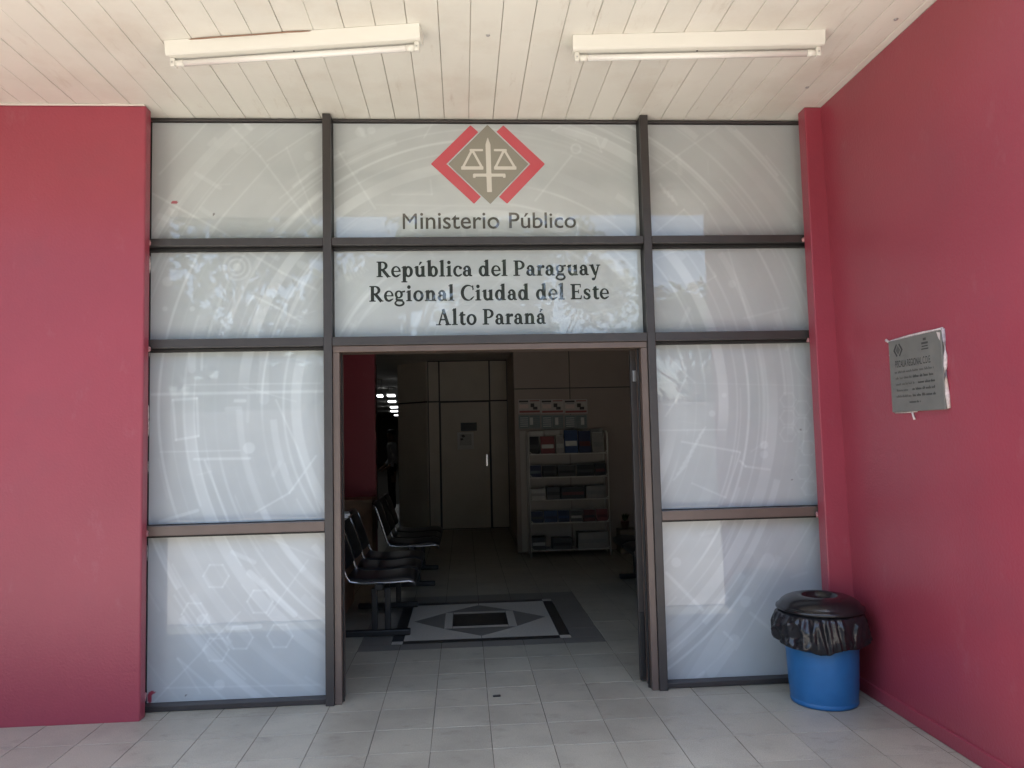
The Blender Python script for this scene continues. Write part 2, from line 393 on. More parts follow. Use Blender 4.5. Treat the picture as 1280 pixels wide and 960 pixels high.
for z in (ZA-.005, ZB-.03, ZD-.01):
    lump('plaster_patch', (-.012, -.012, z), .016, M['plaster'], lw, (.9, .7, 1.1))
    lump('plaster_patch', (3.905, -.022, z-.008), .015, M['plaster'], rw, (.9, .7, 1.1))
lump('plaster_patch', (-.012, -.015, .10), .022, M['plaster'], lw, (.35, 1.6, 1.3))
# unseen wall added on the left to cut side light in the porch
added_wall = empty('wall', (-2.7, -1, 0)); tag(added_wall, 'unseen raspberry red wall added on the left to cut light in the porch', 'wall')
MB().box(-2.9, -2.65, YE, WF-.001, -.011, ZC-.0015, .008, 2).build('wall_body', M['red'], added_wall, True)
# ragged sealant where the paint meets the film
for k in range(12):
    z = random.uniform(.05, 2.6); lump('sealant_bead', (-.043 if k % 2 else 3.983, .084, z), random.uniform(.0022, .0038), M['chalk'], lw if k % 2 else rw, (.8, 2, random.uniform(8, 22)))

# ------------------------------------------------------------------ glazed front: frame
fr = empty('entrance_glazing', (1.95, .05, 0)); tag(fr, 'bronze framed entrance glazing with pale printed panes and ministry lettering', 'glazing')
def bar(name, x0, x1, z0, z1, mt='bronze', y0=0.0, y1=.11, bev=.003):
    if name in ('mullion', 'transom'):      # front profile; core behind painted black for shade on sides and undersides
        o = MB().box(x0, x1, y0, y0+.032, z0, z1, bev).build(name, M[mt], fr, True)
        MB().box(x0+.0015, x1-.0015, y0+.0322, y1, z0+.0015, z1-.0015).build('shade_channel', M['rubber_and_shade'], fr, True); return o
    return MB().box(x0, x1, y0, y1, z0, z1, bev).build(name, M[mt], fr, True)
MW = .0245
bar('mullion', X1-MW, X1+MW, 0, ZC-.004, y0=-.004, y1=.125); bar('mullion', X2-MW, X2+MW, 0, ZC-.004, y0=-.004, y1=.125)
bar('jamb', -.048, -.043, 0, ZC-.02, 'rubber_and_shade', y0=.086); bar('jamb', 3.983, 3.989, 0, ZC-.02, 'rubber_and_shade', y0=.086)
bays = ((-.042, X1-MW-.001), (X1+MW+.001, X2-MW-.001), (X2+MW+.001, 3.982))
for bi, (xa, xb) in enumerate(bays):
    bar('top_rail', xa, xb, ZC-.020, ZC-.006, y0=.072)
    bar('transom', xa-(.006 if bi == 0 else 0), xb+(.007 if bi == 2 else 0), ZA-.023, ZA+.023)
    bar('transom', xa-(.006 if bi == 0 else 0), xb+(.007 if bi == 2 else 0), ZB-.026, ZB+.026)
    if bi != 1:
        bar('transom', xa-(.006 if bi == 0 else 0), xb+(.007 if bi == 2 else 0), ZD-.028, ZD+.028, 'brown')  # brown puts the ground's reflection into the lower bar's colour
        bar('bottom_rail', xa, xb, .002, .032, y0=.03)
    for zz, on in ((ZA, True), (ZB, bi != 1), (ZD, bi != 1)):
        if on: bar('shade_bead', xa+.001, xb-.001, zz-(.023 if zz == ZA else .026 if zz == ZB else .028)-.016, zz-(.0235 if zz == ZA else .0265 if zz == ZB else .0285), 'rubber_and_shade', .055, .094, .001)  # bead blackened to paint the shaded band under each bar
# door surround in brown
DX0, DX1 = X1+MW+.001, X2-MW-.001
bar('door_jamb', DX0, DX0+.040, .001, ZB-.064, 'brown', .012, .16); bar('door_jamb', DX1-.040, DX1, .001, ZB-.064, 'brown', .012, .16)
bar('door_head', DX0, DX1, ZB-.063, ZB-.027, 'brown', .012, .16)
bar('door_stop', DX1-.052, DX1-.041, .001, ZB-.065, 'rubber_and_shade', .06, .075)
bar('door_stop', DX0+.041, DX0+.047, .001, ZB-.065, 'rubber_and_shade', .06, .075)

# ------------------------------------------------------------------ pane print: arcs, lines, hexagons of a pale technical drawing
def GP(u, v):
    p = at(u, v, y=YG); return float(p[0]), float(p[2])
PX = 1/ (FPX/4.6)      # metres per photo pixel at the glass
C0 = GP(610, 500)
prims = []            # (kind, data, width, strength)
for rpx, wpx, s in ((400, 3.2, .55), (333, 3.0, .55), (277, 2.6, .5), (364, 14, .36), (318, 2.2, .30), (300, 13, .50), (347, 2, .28), (251, 3, .4), (236, 12, .40), (430, 2.2, .25), (455, 12, .2), (385, 1.5, .2), (212, 2.5, .3), (510, 2, .2)):
    prims.append(('ring', (C0[0], C0[1], rpx*PX), wpx*PX/2, s))
def S(pts, wpx, s, close=False):
    q = [GP(*p) for p in pts]
    if close: q.append(q[0])
    for a, b in zip(q, q[1:]): prims.append(('seg', (*a, *b), wpx*PX/2, s))
def RG(u, v, rpx, wpx, s): prims.append(('ring', (*GP(u, v), rpx*PX), wpx*PX/2, s))
def DOT(u, v, rpx, s): prims.append(('seg', (*GP(u, v), *GP(u+.5, v)), rpx*PX, s))
S([(190, 493), (405, 489)], 3.5, .5); S([(230, 481), (400, 479)], 1.6, .4); S([(200, 565), (300, 563)], 1.6, .4); S([(243, 574), (312, 573)], 3.2, .5)
S([(256, 576), (285, 650)], 3, .45); S([(216, 500), (246, 498), (248, 545), (220, 550)], 3, .45, True); S([(200, 652), (247, 638)], 4, .45)
S([(240, 440), (240, 462)], 9, .4); S([(253, 432), (252, 462)], 3, .45); S([(294, 501), (306, 501)], 4, .5); S([(305, 484), (370, 502)], 1.5, .3); S([(320, 640), (362, 616), (395, 570)], 2.5, .45)
S([(345, 500), (372, 560), (400, 640)], 2, .4); DOT(311, 560, 7, .4); S([(330, 440), (330, 500)], 12, .22)
DOT(296, 334, 5, .5); RG(296, 334, 10, 2.5, .45); RG(296, 334, 16, 3, .4); S([(312, 316), (353, 341), (395, 362)], 3, .4); S([(308, 382), (317, 370), (340, 381), (375, 401)], 2.4, .45)
S([(352, 418), (388, 340)], 3, .4); S([(375, 330), (405, 345)], 9, .25); S([(380, 350), (360, 395)], 2, .35); S([(303, 420), (325, 372)], 2, .3); DOT(209, 352, 6, .35); DOT(240, 386, 3, .5); DOT(206, 386, 3, .4)
for u, v in ((270, 720), (243, 768), (270, 812), (300, 797), (350, 795), (325, 752)):
    S([(u+16*math.cos(R(60*k)), v+16*math.sin(R(60*k))) for k in range(6)], 2.2, .38, True)
S([(312, 716), (368, 768)], 7.5, .5); DOT(254, 776, 8, .4); S([(285, 785), (325, 783)], 5.5, .5); S([(222, 823), (290, 882)], 3, .35); S([(222, 823), (250, 866)], 2, .3); S([(205, 860), (400, 856)], 1.8, .3)
S([(190, 880), (300, 765)], 2, .35); S([(290, 690), (318, 703)], 5, .35); S([(335, 770), (385, 700)], 2, .3); DOT(274, 856, 6, .35); S([(325, 668), (402, 700)], 2, .25)
S([(261, 151), (199, 218)], 2.5, .3); S([(281, 149), (325, 195), (396, 291)], 2.4, .32); S([(191, 242), (287, 295)], 2.6, .4); S([(358, 184), (394, 272)], 1.8, .28); S([(400, 158), (334, 201)], 2.2, .3); S([(400, 239), (340, 293)], 2, .3); S([(257, 295), (336, 205)], 2, .25)
S([(245, 217), (275, 235)], 5, .25); S([(280, 175), (330, 160)], 26, .10); DOT(300, 185, 8, .18); DOT(386, 195, 6, .2); S([(350, 248), (385, 220)], 2, .25); S([(200, 270), (230, 283)], 7, .25)
RG(720, 186, 6, 2.4, .35); S([(714, 195), (669, 251)], 2.4, .32); S([(423, 189), (469, 261)], 2.4, .32); S([(690, 163), (720, 175), (752, 190), (745, 172), (700, 158)], 2, .28, True); DOT(450, 165, 6, .28); DOT(464, 163, 5, .28); S([(455, 170), (449, 160)], 5, .2)
S([(540, 155), (530, 172)], 2, .3); S([(470, 256), (640, 258)], 2, .2); S([(490, 243), (540, 243), (538, 225)], 2, .25); S([(745, 160), (795, 182)], 2, .28)
for k in range(7): S([(424+k*5, 322+k*2), (436+k*4, 350-k*2)], 2, .25)
for k in range(6): S([(760+k*6, 330+k*9), (795, 322+k*12)], 2, .22)
S([(560, 410), (660, 320)], 2, .2); S([(440, 405), (530, 330)], 10, .15); S([(700, 400), (790, 380)], 2, .25); RG(610, 440, 70, 2, .22); RG(610, 440, 95, 8, .15)
S([(809, 192), (845, 217), (880, 255), (905, 296)], 2.5, .28); S([(815, 217), (899, 158)], 2.2, .25); S([(912, 158), (985, 240)], 1.8, .18)
for k in range(4): S([(825+k*5, 230+k*5), (831+k*5, 241+k*5)], 3, .35)
S([(820, 290), (855, 262), (885, 292)], 2.5, .3); S([(818, 325), (856, 308)], 2, .25); S([(838, 350), (862, 365), (895, 345)], 2, .25); S([(910, 312), (936, 400)], 2.2, .28); DOT(915, 355, 5, .25); S([(930, 398), (985, 385)], 3, .2)
for k in range(9): S([(842+k*4, 600-k*7), (858+k*3, 582-k*6)], 2.2, .35)
S([(852, 552), (925, 565)], 2.4, .45); S([(824, 538), (907, 537)], 1.8, .4); S([(865, 604), (907, 622), (925, 566)], 2, .4); DOT(955, 556, 5, .3); DOT(955, 568, 5, .3); S([(925, 576), (932, 583), (962, 587)], 2.6, .4)
S([(846, 430), (858, 470), (845, 500), (832, 520)], 2.4, .35); S([(835, 445), (868, 478)], 2, .3); S([(818, 478), (1018, 482)], 1.4, .2); RG(1035, 440, 45, 2, .22); DOT(890, 517, 4, .35); DOT(905, 494, 3, .35)
for k, (u, v) in enumerate(((985, 500), (1003, 510), (985, 522), (1003, 531), (985, 543), (1010, 560), (1005, 590), (1012, 610))):
    S([(u+10*math.cos(R(60*k2)), v+10*math.sin(R(60*k2))) for k2 in range(6)], 1.8, .22, True)
S([(833, 716), (878, 762)], 4, .4); DOT(845, 703, 6, .35); S([(1016, 650), (920, 812)], 2.4, .3); S([(865, 852), (960, 700)], 17, .26); S([(835, 850), (935, 700)], 16, -.14); S([(890, 840), (918, 800)], 14, .3); DOT(932, 752, 7, .25); S([(905, 790), (915, 800)], 3, .4); S([(1000, 660), (955, 740)], 12, .10); S([(920, 655), (905, 690)], 3, .3)
# finer marks of the drawing: broken arcs, little plates and ticks that follow the circles
_r = random.Random(11)
for k in range(120):
    rad = _r.uniform(.75, 2.35); a0 = _r.uniform(0, 6.28); prims.append(('arc', (C0[0], C0[1], rad, a0, _r.uniform(.05, .38)), _r.choice((.0035, .005, .008, .02)), _r.uniform(.14, .38)))
for k in range(90):
    rad = _r.uniform(.8, 2.3); a0 = _r.uniform(0, 6.28); L = _r.uniform(.02, .16); px_, pz_ = C0[0]+rad*math.cos(a0), C0[1]+rad*math.sin(a0)
    d_ = a0+_r.choice((0, math.pi/2, math.pi/2, math.pi/4)); prims.append(('seg', (px_, pz_, px_+L*math.cos(d_), pz_+L*math.sin(d_)), _r.choice((.003, .005, .009, .014)), _r.uniform(.12, .34)))

def film_colour(x, z):
    acc = np.zeros_like(x)
    for kind, d, hw, s in prims:
        if kind == 'ring':
            ds = np.abs(np.hypot(x-d[0], z-d[1]) - d[2]) - hw
            th = np.arctan2(z-d[1], x-d[0])
            if d[2] > 1.0:        # the long arcs break off here and there
                s2 = s*np.clip(.55+.75*np.sin(th*3.0+d[2]*9)+.35*np.sin(th*11+d[2]*5), .12, 1.0)
            else: s2 = s
        elif kind == 'arc':
            th = np.mod(np.arctan2(z-d[1], x-d[0])-d[3], 2*math.pi)
            ds = np.maximum(np.abs(np.hypot(x-d[0], z-d[1])-d[2])-hw, (np.where(th < math.pi, th, 2*math.pi-th)-d[4])*d[2]); s2 = s
        else:
            ax, az, bx_, bz = d; dx, dz = bx_-ax, bz-az; L = dx*dx+dz*dz+1e-12
            t = np.clip(((x-ax)*dx+(z-az)*dz)/L, 0, 1); ds = np.hypot(x-ax-t*dx, z-az-t*dz) - hw; s2 = s
        e = .0035
        acc += s2*np.clip(.5-ds/(2*e), 0, 1)
    # broad paler zones of the drawing
    r = np.hypot(x-C0[0], z-C0[1])
    acc += .22*np.clip(1-np.abs(r-1.12)/.27, 0, 1)
    acc = np.clip(acc, -.2, 1.0)
    base = np.array((.462, .500, .500)); hi = np.array((.69, .74, .735))
    c = base[None]+(hi-base)[None]*acc[:, None]
    # spilled red paint near the wall
    for (u, v, a, b2) in ((218, 253, 4.0, 2.2), (187, 872, 2.6, 7), (190, 866, 4, 2)):
        p = GP(u, v); q = ((x-p[0])/(a*PX))**2+((z-p[1])/(b2*PX))**2
        c[q < 1] = (.36, .04, .07)
    for (u, v, a) in ((267, 268, 1.4), (1001, 537, 1.2), (146, 682, 1), (232, 869, 1.3), (990, 600, 1)):
        p = GP(u, v); q = np.hypot(x-p[0], z-p[1]); c[q < a*PX] = (.12, .11, .1)
    return c

def pane(x0, x1, z0, z1):
    st = .0058; nx = int((x1-x0)/st)+1; nz = int((z1-z0)/st)+1
    X, Z = np.meshgrid(np.linspace(x0, x1, nx), np.linspace(z0, z1, nz)); X = X.ravel(); Z = Z.ravel()
    n = len(X)
    co = np.zeros((n+8, 3), np.float32); co[:n, 0] = X; co[:n, 1] = YG; co[:n, 2] = Z
    k = 0
    for y in (YG+.0005, YG+.006):
        for xx, zz in ((x0, z0), (x1, z0), (x1, z1), (x0, z1)): co[n+k] = (xx, y, zz); k += 1
    i = (np.arange(nz-1)[:, None]*nx+np.arange(nx-1)[None]).ravel()
    q = np.stack([i, i+1, i+1+nx, i+nx], 1)
    e = np.array([[0, 1, 5, 4], [1, 2, 6, 5], [2, 3, 7, 6], [3, 0, 4, 7], [7, 6, 5, 4][::-1]])+n
    e[4] = e[4][::-1]
    F = np.concatenate([q, e])
    me = bpy.data.meshes.new('glass_pane'); me.vertices.add(len(co)); me.vertices.foreach_set('co', co.ravel())
    me.loops.add(F.size); me.loops.foreach_set('vertex_index', F.ravel().astype(np.int32))
    me.polygons.add(len(F)); me.polygons.foreach_set('loop_start', np.arange(0, F.size, 4, dtype=np.int32)); me.polygons.foreach_set('loop_total', np.full(len(F), 4, np.int32))
    me.update(calc_edges=True)
    a = me.color_attributes.new('print', 'FLOAT_COLOR', 'POINT'); cc = np.ones((n+8, 4), np.float32)*.45; cc[:n, :3] = film_colour(X, Z); cc[:, 3] = 1
    a.data.foreach_set('color', cc.ravel())
    return link('glass_pane', me, M['film'], fr, True)
rows = ((.033, ZD-.029), (ZD+.029, ZB-.027), (ZB+.027, ZA-.024), (ZA+.024, ZC-.025))
sign_pane = {}
for bi, (xa, xb) in enumerate(bays):
    for ri, (za, zb) in enumerate(rows):
        if bi == 1 and ri < 2: continue
        p = pane(xa, xb, za, zb)
        if bi == 1: sign_pane[ri] = p
sign_pane[3]['label'] = 'printed pane with red emblem and Ministerio Público lettering'
sign_pane[2]['label'] = 'printed pane with three lines of dark serif lettering'

# ------------------------------------------------------------------ lettering and emblem (filled implicit shapes)
def fill_mesh(name, f, x0, x1, z0, z1, st, y):
    """mesh of the region f < 0 of a 2-D function, by clipping grid cells"""
    nx = int((x1-x0)/st)+2; nz = int((z1-z0)/st)+2
    xs = x0+np.arange(nx)*st; zs = z0+np.arange(nz)*st
    X, Z = np.meshgrid(xs, zs); V = f(X, Z)
    verts = []; faces = []; cache = {}
    def vid(key, p):
        if key not in cache: cache[key] = len(verts); verts.append((p[0], y, p[1]))
        return cache[key]
    for j in range(nz-1):
        i = 0
        while i < nx-1:
            v = (V[j, i], V[j, i+1], V[j+1, i+1], V[j+1, i])
            if min(v) >= 0: i += 1; continue
            c = ((i, j), (i+1, j), (i+1, j+1), (i, j+1)); poly = []
            for k in range(4):
                a, b = k, (k+1) % 4
                if v[a] < 0: poly.append(vid(c[a], (xs[c[a][0]], zs[c[a][1]])))
                if (v[a] < 0) != (v[b] < 0):
                    t = v[a]/(v[a]-v[b]); pa, pb = c[a], c[b]
                    key = (min(pa, pb), max(pa, pb))
                    poly.append(vid(key, (xs[pa[0]]+(xs[pb[0]]-xs[pa[0]])*t, zs[pa[1]]+(zs[pb[1]]-zs[pa[1]])*t)))
            if len(poly) >= 3: faces.append(poly)
            i += 1
    me = bpy.data.meshes.new(name); me.from_pydata(verts, [], faces); me.update(); return me

def fbox(x0, z0, x1, z1): return lambda X, Z: np.maximum(np.maximum(x0-X, X-x1), np.maximum(z0-Z, Z-z1))
def fseg(x0, z0, x1, z1, w0, w1=None):
    w1 = w0 if w1 is None else w1
    def f(X, Z):
        dx, dz = x1-x0, z1-z0; L2 = dx*dx+dz*dz; L = math.sqrt(L2)
        t = ((X-x0)*dx+(Z-z0)*dz)/L2; tc = np.clip(t, 0, 1)
        d = np.abs((X-x0)*dz-(Z-z0)*dx)/L-(w0+(w1-w0)*tc)/2
        return np.maximum(d, np.maximum(-t*L, (t-1)*L))
    return f
def fell(cx, cz, rx, rz): return lambda X, Z: (np.sqrt(((X-cx)/rx)**2+((Z-cz)/rz)**2)-1)*min(rx, rz)
def fpoly(pts):
    def f(X, Z):
        r = None; n = len(pts)
        area = sum(pts[i][0]*pts[(i+1) % n][1]-pts[(i+1) % n][0]*pts[i][1] for i in range(n)); s = 1 if area > 0 else -1
        for i in range(n):
            (ax, az), (bx_, bz) = pts[i], pts[(i+1) % n]; L = math.hypot(bx_-ax, bz-az)
            d = s*((X-ax)*(bz-az)-(Z-az)*(bx_-ax))/L
            r = d if r is None else np.maximum(r, d)
        return r
    return f
def U_(*fs):
    def f(X, Z):
        r = fs[0](X, Z)
        for g_ in fs[1:]: r = np.minimum(r, g_(X, Z))
        return r
    return f
def D_(a, *bs):
    def f(X, Z):
        r = a(X, Z)
        for b in bs: r = np.maximum(r, -b(X, Z))
        return r
    return f
def I_(a, b): return lambda X, Z: np.maximum(a(X, Z), b(X, Z))
def fring(cx, cz, rx, rz, st, hr): return D_(fell(cx, cz, rx, rz), fell(cx, cz, rx-st, rz-hr))
def serif(cx, z, w_, up=True, h=.035):
    return U_(fbox(cx-w_/2, z if up else z-h, cx+w_/2, z+h if up else z))
# bold old-style roman; cap height .70, x height .47
ST, HA, XH, CH, AS = .142, .062, .48, .70, .745
def stem(x, z0, z1): return fbox(x-ST/2, z0, x+ST/2, z1)
def flag(x, z): return fpoly([(x-ST/2-.07, z-.07), (x-ST/2+.01, z-.085), (x+ST/2, z+.012), (x+ST/2-.02, z+.012)])
def acute(x, z): return fpoly([(x-.05, z), (x-.01, z), (x+.11, z+.13), (x+.0, z+.145)])
GL = {}
GL['l'] = (.33, U_(stem(.165, 0, AS), serif(.165, 0, .28), flag(.165, AS)))
GL['i'] = (.33, U_(stem(.165, 0, XH), serif(.165, 0, .28), flag(.165, XH), fell(.16, .64, .078, .078)))
GL['n'] = (.61, U_(stem(.155, 0, XH), serif(.155, 0, .26), flag(.155, XH), stem(.44, 0, .33), serif(.44, 0, .25), I_(D_(fell(.345, .30, .158, .185), fell(.31, .27, .085, .125)), fbox(.17, .30, .6, .6))))
GL['u'] = (.60, U_(stem(.15, .14, XH), flag(.15, XH), stem(.44, 0, XH), flag(.44, XH), fbox(.44, 0, .56, .035), I_(D_(fell(.265, .17, .177, .185), fell(.295, .19, .088, .115)), fbox(0, -.1, .42, .17))))
GL['ú'] = (.60, U_(GL['u'][1], acute(.30, .54)))
GL['o'] = (.55, fring(.275, .235, .245, .25, .128, HA))
GL['c'] = (.45, U_(D_(fell(.255, .235, .23, .25), fell(.29, .24, .145, .195), fbox(.33, .10, .7, .37)), fell(.375, .385, .065, .062), fseg(.27, .015, .435, .10, .06, .03)))
GL['e'] = (.49, U_(D_(fell(.25, .235, .225, .25), fell(.265, .25, .125, .195), fbox(.30, .09, .8, .235)), fbox(.10, .232, .46, .27), fseg(.27, .02, .46, .11, .065, .03)))
GL['d'] = (.61, U_(stem(.43, 0, AS), flag(.43, AS), fbox(.43, 0, .56, .035), fring(.25, .235, .215, .248, .133, HA)))
GL['b'] = (.58, U_(stem(.14, .02, AS), flag(.14, AS), fring(.335, .235, .215, .248, .133, HA)))
GL['p'] = (.60, U_(stem(.15, -.24, XH), serif(.15, -.25, .28), flag(.15, XH), fring(.345, .235, .215, .248, .133, HA)))
GL['a'] = (.50, U_(stem(.345, .06, .33), fseg(.35, .035, .48, .02, .07, .04), I_(D_(fell(.235, .30, .173, .185), fell(.21, .28, .075, .14)), fbox(0, .31, .6, .6)), fell(.115, .345, .058, .055), D_(fell(.195, .135, .165, .145), fell(.225, .14, .07, .095))))
GL['á'] = (.50, U_(GL['a'][1], acute(.24, .54)))
GL['r'] = (.42, U_(stem(.155, 0, XH), serif(.155, 0, .28), flag(.155, XH), fseg(.20, .36, .33, .43, .09, .10), fell(.355, .415, .06, .065)))
GL['g'] = (.55, U_(fring(.23, .31, .19, .175, .105, .045), fseg(.36, .42, .53, .45, .05, .07), fseg(.12, .18, .12, .07, .06, .09), fseg(.10, .055, .42, .03, .10, .10), D_(fell(.26, -.09, .235, .145), fell(.255, -.075, .165, .085)), ))
GL['y'] = (.56, U_(fseg(.12, XH, .30, .02, .14, .12), fseg(.47, XH, .27, -.17, .055, .06), serif(.11, XH, .22, False), serif(.46, XH, .19, False), fell(.20, -.185, .075, .06)))
GL['s'] = (.43, U_(I_(D_(fell(.205, .345, .155, .14), fell(.235, .35, .075, .09)), U_(fbox(0, .30, .28, .6), fbox(.2, .38, .5, .6))), fseg(.10, .31, .32, .17, .12, .12), I_(D_(fell(.215, .125, .165, .14), fell(.185, .12, .08, .085)), U_(fbox(.15, -.1, .5, .17), fbox(0, -.1, .2, .07))), fbox(.325, .33, .365, .43), fbox(.045, .03, .085, .15)))
GL['t'] = (.37, U_(stem(.175, .10, .56), fpoly([(.03, .425), (.18, .43), (.24, .60), (.20, .60)]), fbox(.10, .425, .35, XH), I_(D_(fell(.265, .13, .155, .145), fell(.31, .15, .085, .09)), fbox(0, -.1, .36, .13))))
GL['R'] = (.68, U_(stem(.16, 0, CH), serif(.16, 0, .29), fbox(.02, CH-.035, .30, CH), I_(D_(fell(.30, .51, .235, .19), fell(.28, .51, .13, .145)), fbox(.2, 0, 1, 1)), fbox(.2, .30, .32, .345), fseg(.30, .335, .58, .0, .13, .13), fbox(.52, 0, .68, .035)))
GL['P'] = (.60, U_(stem(.16, 0, CH), serif(.16, 0, .31), fbox(.02, CH-.035, .30, CH), I_(D_(fell(.30, .495, .255, .205), fell(.28, .495, .15, .158)), fbox(.2, 0, 1, 1))))
GL['E'] = (.61, U_(stem(.16, 0, CH), fbox(.02, 0, .53, .045), fbox(.02, CH-.045, .52, CH), fbox(.2, .33, .42, .375), fbox(.40, .27, .43, .44), fpoly([(.50, .0), (.54, .0), (.57, .17), (.53, .17)]), fbox(.49, CH-.15, .525, CH)))
GL['C'] = (.70, U_(D_(fell(.37, .35, .335, .365), fell(.43, .35, .255, .315), fbox(.56, .18, 1, .52)), fbox(.605, .48, .64, .68), fseg(.52, .05, .66, .17, .07, .03)))
GL['A'] = (.76, U_(fseg(.36, .72, .60, .0, .13, .14), fseg(.37, .70, .15, 0, .05, .06), fbox(.22, .22, .52, .27), serif(.13, 0, .25), serif(.61, 0, .29)))
def serif_line(name, text, x0, x1, zbase, cap, parent, mt, y):
    sc = cap/CH; adv = 0; items = []
    for ch in text:
        if ch == ' ': adv += .26; continue
        w_, f = GL[ch]; items.append((adv, w_, f)); adv += w_+.012
    sx = (x1-x0)/adv
    vs_, fs_ = [], []
    for a, w_, f in items:
        me = fill_mesh('g', (lambda X, Z, f=f: f(X, Z)-.008), -.10, w_+.10, -.28, .78, .0185, y)
        b = len(vs_)
        vs_ += [(x0+(a+v.co.x)*sx, y, zbase+v.co.z*sc) for v in me.vertices]; fs_ += [[i+b for i in p.vertices] for p in me.polygons]
        bpy.data.meshes.remove(me)
    me = bpy.data.meshes.new(name); me.from_pydata(vs_, [], fs_); me.update()
    return link(name, me, mt, parent, True)
def wpos(u, v): 
    p = at(u, v, y=YG-.0016); return float(p[0]), float(p[2])
sp = sign_pane[2]
for text, uL, vL, uR, vR in (('República del Paraguay', 470.5, 346.5, 751, 343.5), ('Regional Ciudad del Este', 461.5, 377, 762, 373.5), ('Alto Paraná', 545, 407, 683, 404)):
    a, b = wpos(uL, vL), wpos(uR, vR)
    o = serif_line('lettering', text, a[0], b[0], (a[1]+b[1])/2, .094, sp, M['ink_dark'], YG-.0016)

# Ministerio Público: plain sans letters, mesh made from Blender's own font
def sans(name, text, x0, x1, zb, cap, parent, mt, y, offset=0.0, loc=None):
    cu = bpy.data.curves.new(name, 'FONT'); cu.body = text; cu.size = 1; cu.offset = offset; cu.resolution_u = 4
    ob = bpy.data.objects.new('tmp', cu); COL.objects.link(ob); dg = bpy.context.evaluated_depsgraph_get()
    me = bpy.data.meshes.new_from_object(ob.evaluated_get(dg)); bpy.data.objects.remove(ob); bpy.data.curves.remove(cu)
    co = np.array([v.co for v in me.vertices]); lo, hi = co.min(0), co.max(0)
    caph = max(v[1] for v in co if v[0] < lo[0]+.5)
    for v in me.vertices: v.co = (x0+(v.co.x-lo[0])/(hi[0]-lo[0])*(x1-x0), y, zb+v.co.y*cap/caph)
    me.materials.clear(); me.name = name
    return link(name, me, mt, parent, True)
for word, uL, uR, v, of in (('M', 503.6, 521.2, 286.4, 0.0), ('inisterio', 525.4, 624.5, 286, .007), ('Público', 636.6, 720.3, 285, .007)):
    a, b = wpos(uL, v), wpos(uR, v)
    sans('lettering', word, a[0], b[0], a[1], .097*(1.0 if word[0] != 'i' else 1.02), sign_pane[3], M['ink_mid'], YG-.0016, of)
# emblem: traced in 1/3.048 photo pixels round its centre
EC = wpos(400+641/3.048, 120+260/3.048); ES = 1/3.048*(4.6*math.cos(0)/FPX)*1.005
def EV(x, y): return (EC[0]+(x-641)*ES, EC[1]-(y-260)*ES)
def emb(pts): return fpoly([EV(*p) for p in pts])
def epart(name, f, mt, dy):
    x0, z1 = EV(405, 90); x1, z0 = EV(875, 430)
    me = fill_mesh(name, f, x0, x1, z0, z1, .0042, YG-.0012-dy)
    return link(name, me, mt, sign_pane[3], True)
redL = U_(emb([(420, 259), (575, 105), (608, 135), (487, 259)]), emb([(420, 259), (487, 259), (613, 385), (583, 416)]))
redR = U_(emb([(862, 259), (797, 259), (671, 135), (703, 105)]), emb([(862, 259), (711, 416), (679, 388), (797, 259)]))
dia = emb([(641, 103), (797, 259), (646, 417), (487, 259)])
diaO = emb([(641, 96), (804, 259), (646, 424), (480, 259)])
epart('emblem_chevron', D_(redL, diaO), M['ink_red'], 0); epart('emblem_chevron', D_(redR, diaO), M['ink_red'], 0)
def es(x0, y0, x1, y1, w_): a, b = EV(x0, y0), EV(x1, y1); return fseg(a[0], a[1], b[0], b[1], w_*ES)
sign = U_(emb([(641, 152), (651, 182), (653, 370), (634, 370), (632, 182)]), es(582, 303, 706, 303, 12), es(586, 300, 586, 314, 10), es(702, 300, 702, 314, 10),
          es(580, 203, 541, 276, 9), es(580, 203, 618, 276, 9), es(536, 275, 622, 275, 13), es(570, 204, 622, 204, 9),
          es(704, 203, 667, 276, 9), es(704, 203, 746, 276, 9), es(663, 275, 750, 275, 13), es(664, 204, 714, 204, 9))
epart('emblem_diamond', dia, M['ink_olive'], 0); epart('emblem_scales', sign, M['ink_pale'], .0008)

# ------------------------------------------------------------------ sliding door leaves parked behind the side panes
def leaf(x_edge, sgn, label):
    t = empty('sliding_door', (x_edge, .19, 0)); tag(t, label, 'door', 'sliding door leaves')
    xs = sorted
    def b(n, xa, xb, z0, z1, mt, y0=.17, y1=.205):
        x0, x1 = sorted((x_edge+sgn*xa, x_edge+sgn*xb)); return MB().box(x0, x1, y0, y1, z0, z1, .003).build(n, M[mt], t, True)
    st = b('stile', 0, .055, .012, 2.03, 'bronze'); b('stile', .87, .925, .012, 2.03, 'bronze')
    b('rail', .056, .869, .012, .09, 'bronze'); b('rail', .056, .869, 1.97, 2.03, 'bronze'); b('glass', .056, .869, .092, 1.968, 'glass', .186, .191)
    x0, x1 = sorted((x_edge+sgn*.012, x_edge+sgn*.032)); MB().box(x0, x1, .155, .1695, 1.83, 1.90, .003).build('lock', M['pin'], st, True)
    x0, x1 = sorted((x_edge+sgn*.006, x_edge+sgn*.03)); MB().box(x0, x1, .150, .1695, .04, .42, .003).build('guide', M['rubber_and_shade'], st, True)
leaf(2.842, 1, 'dark edge of the open sliding door leaf at the right side of the doorway')
leaf(1.066, -1, 'dark edge of the open sliding door leaf at the left side of the doorway')

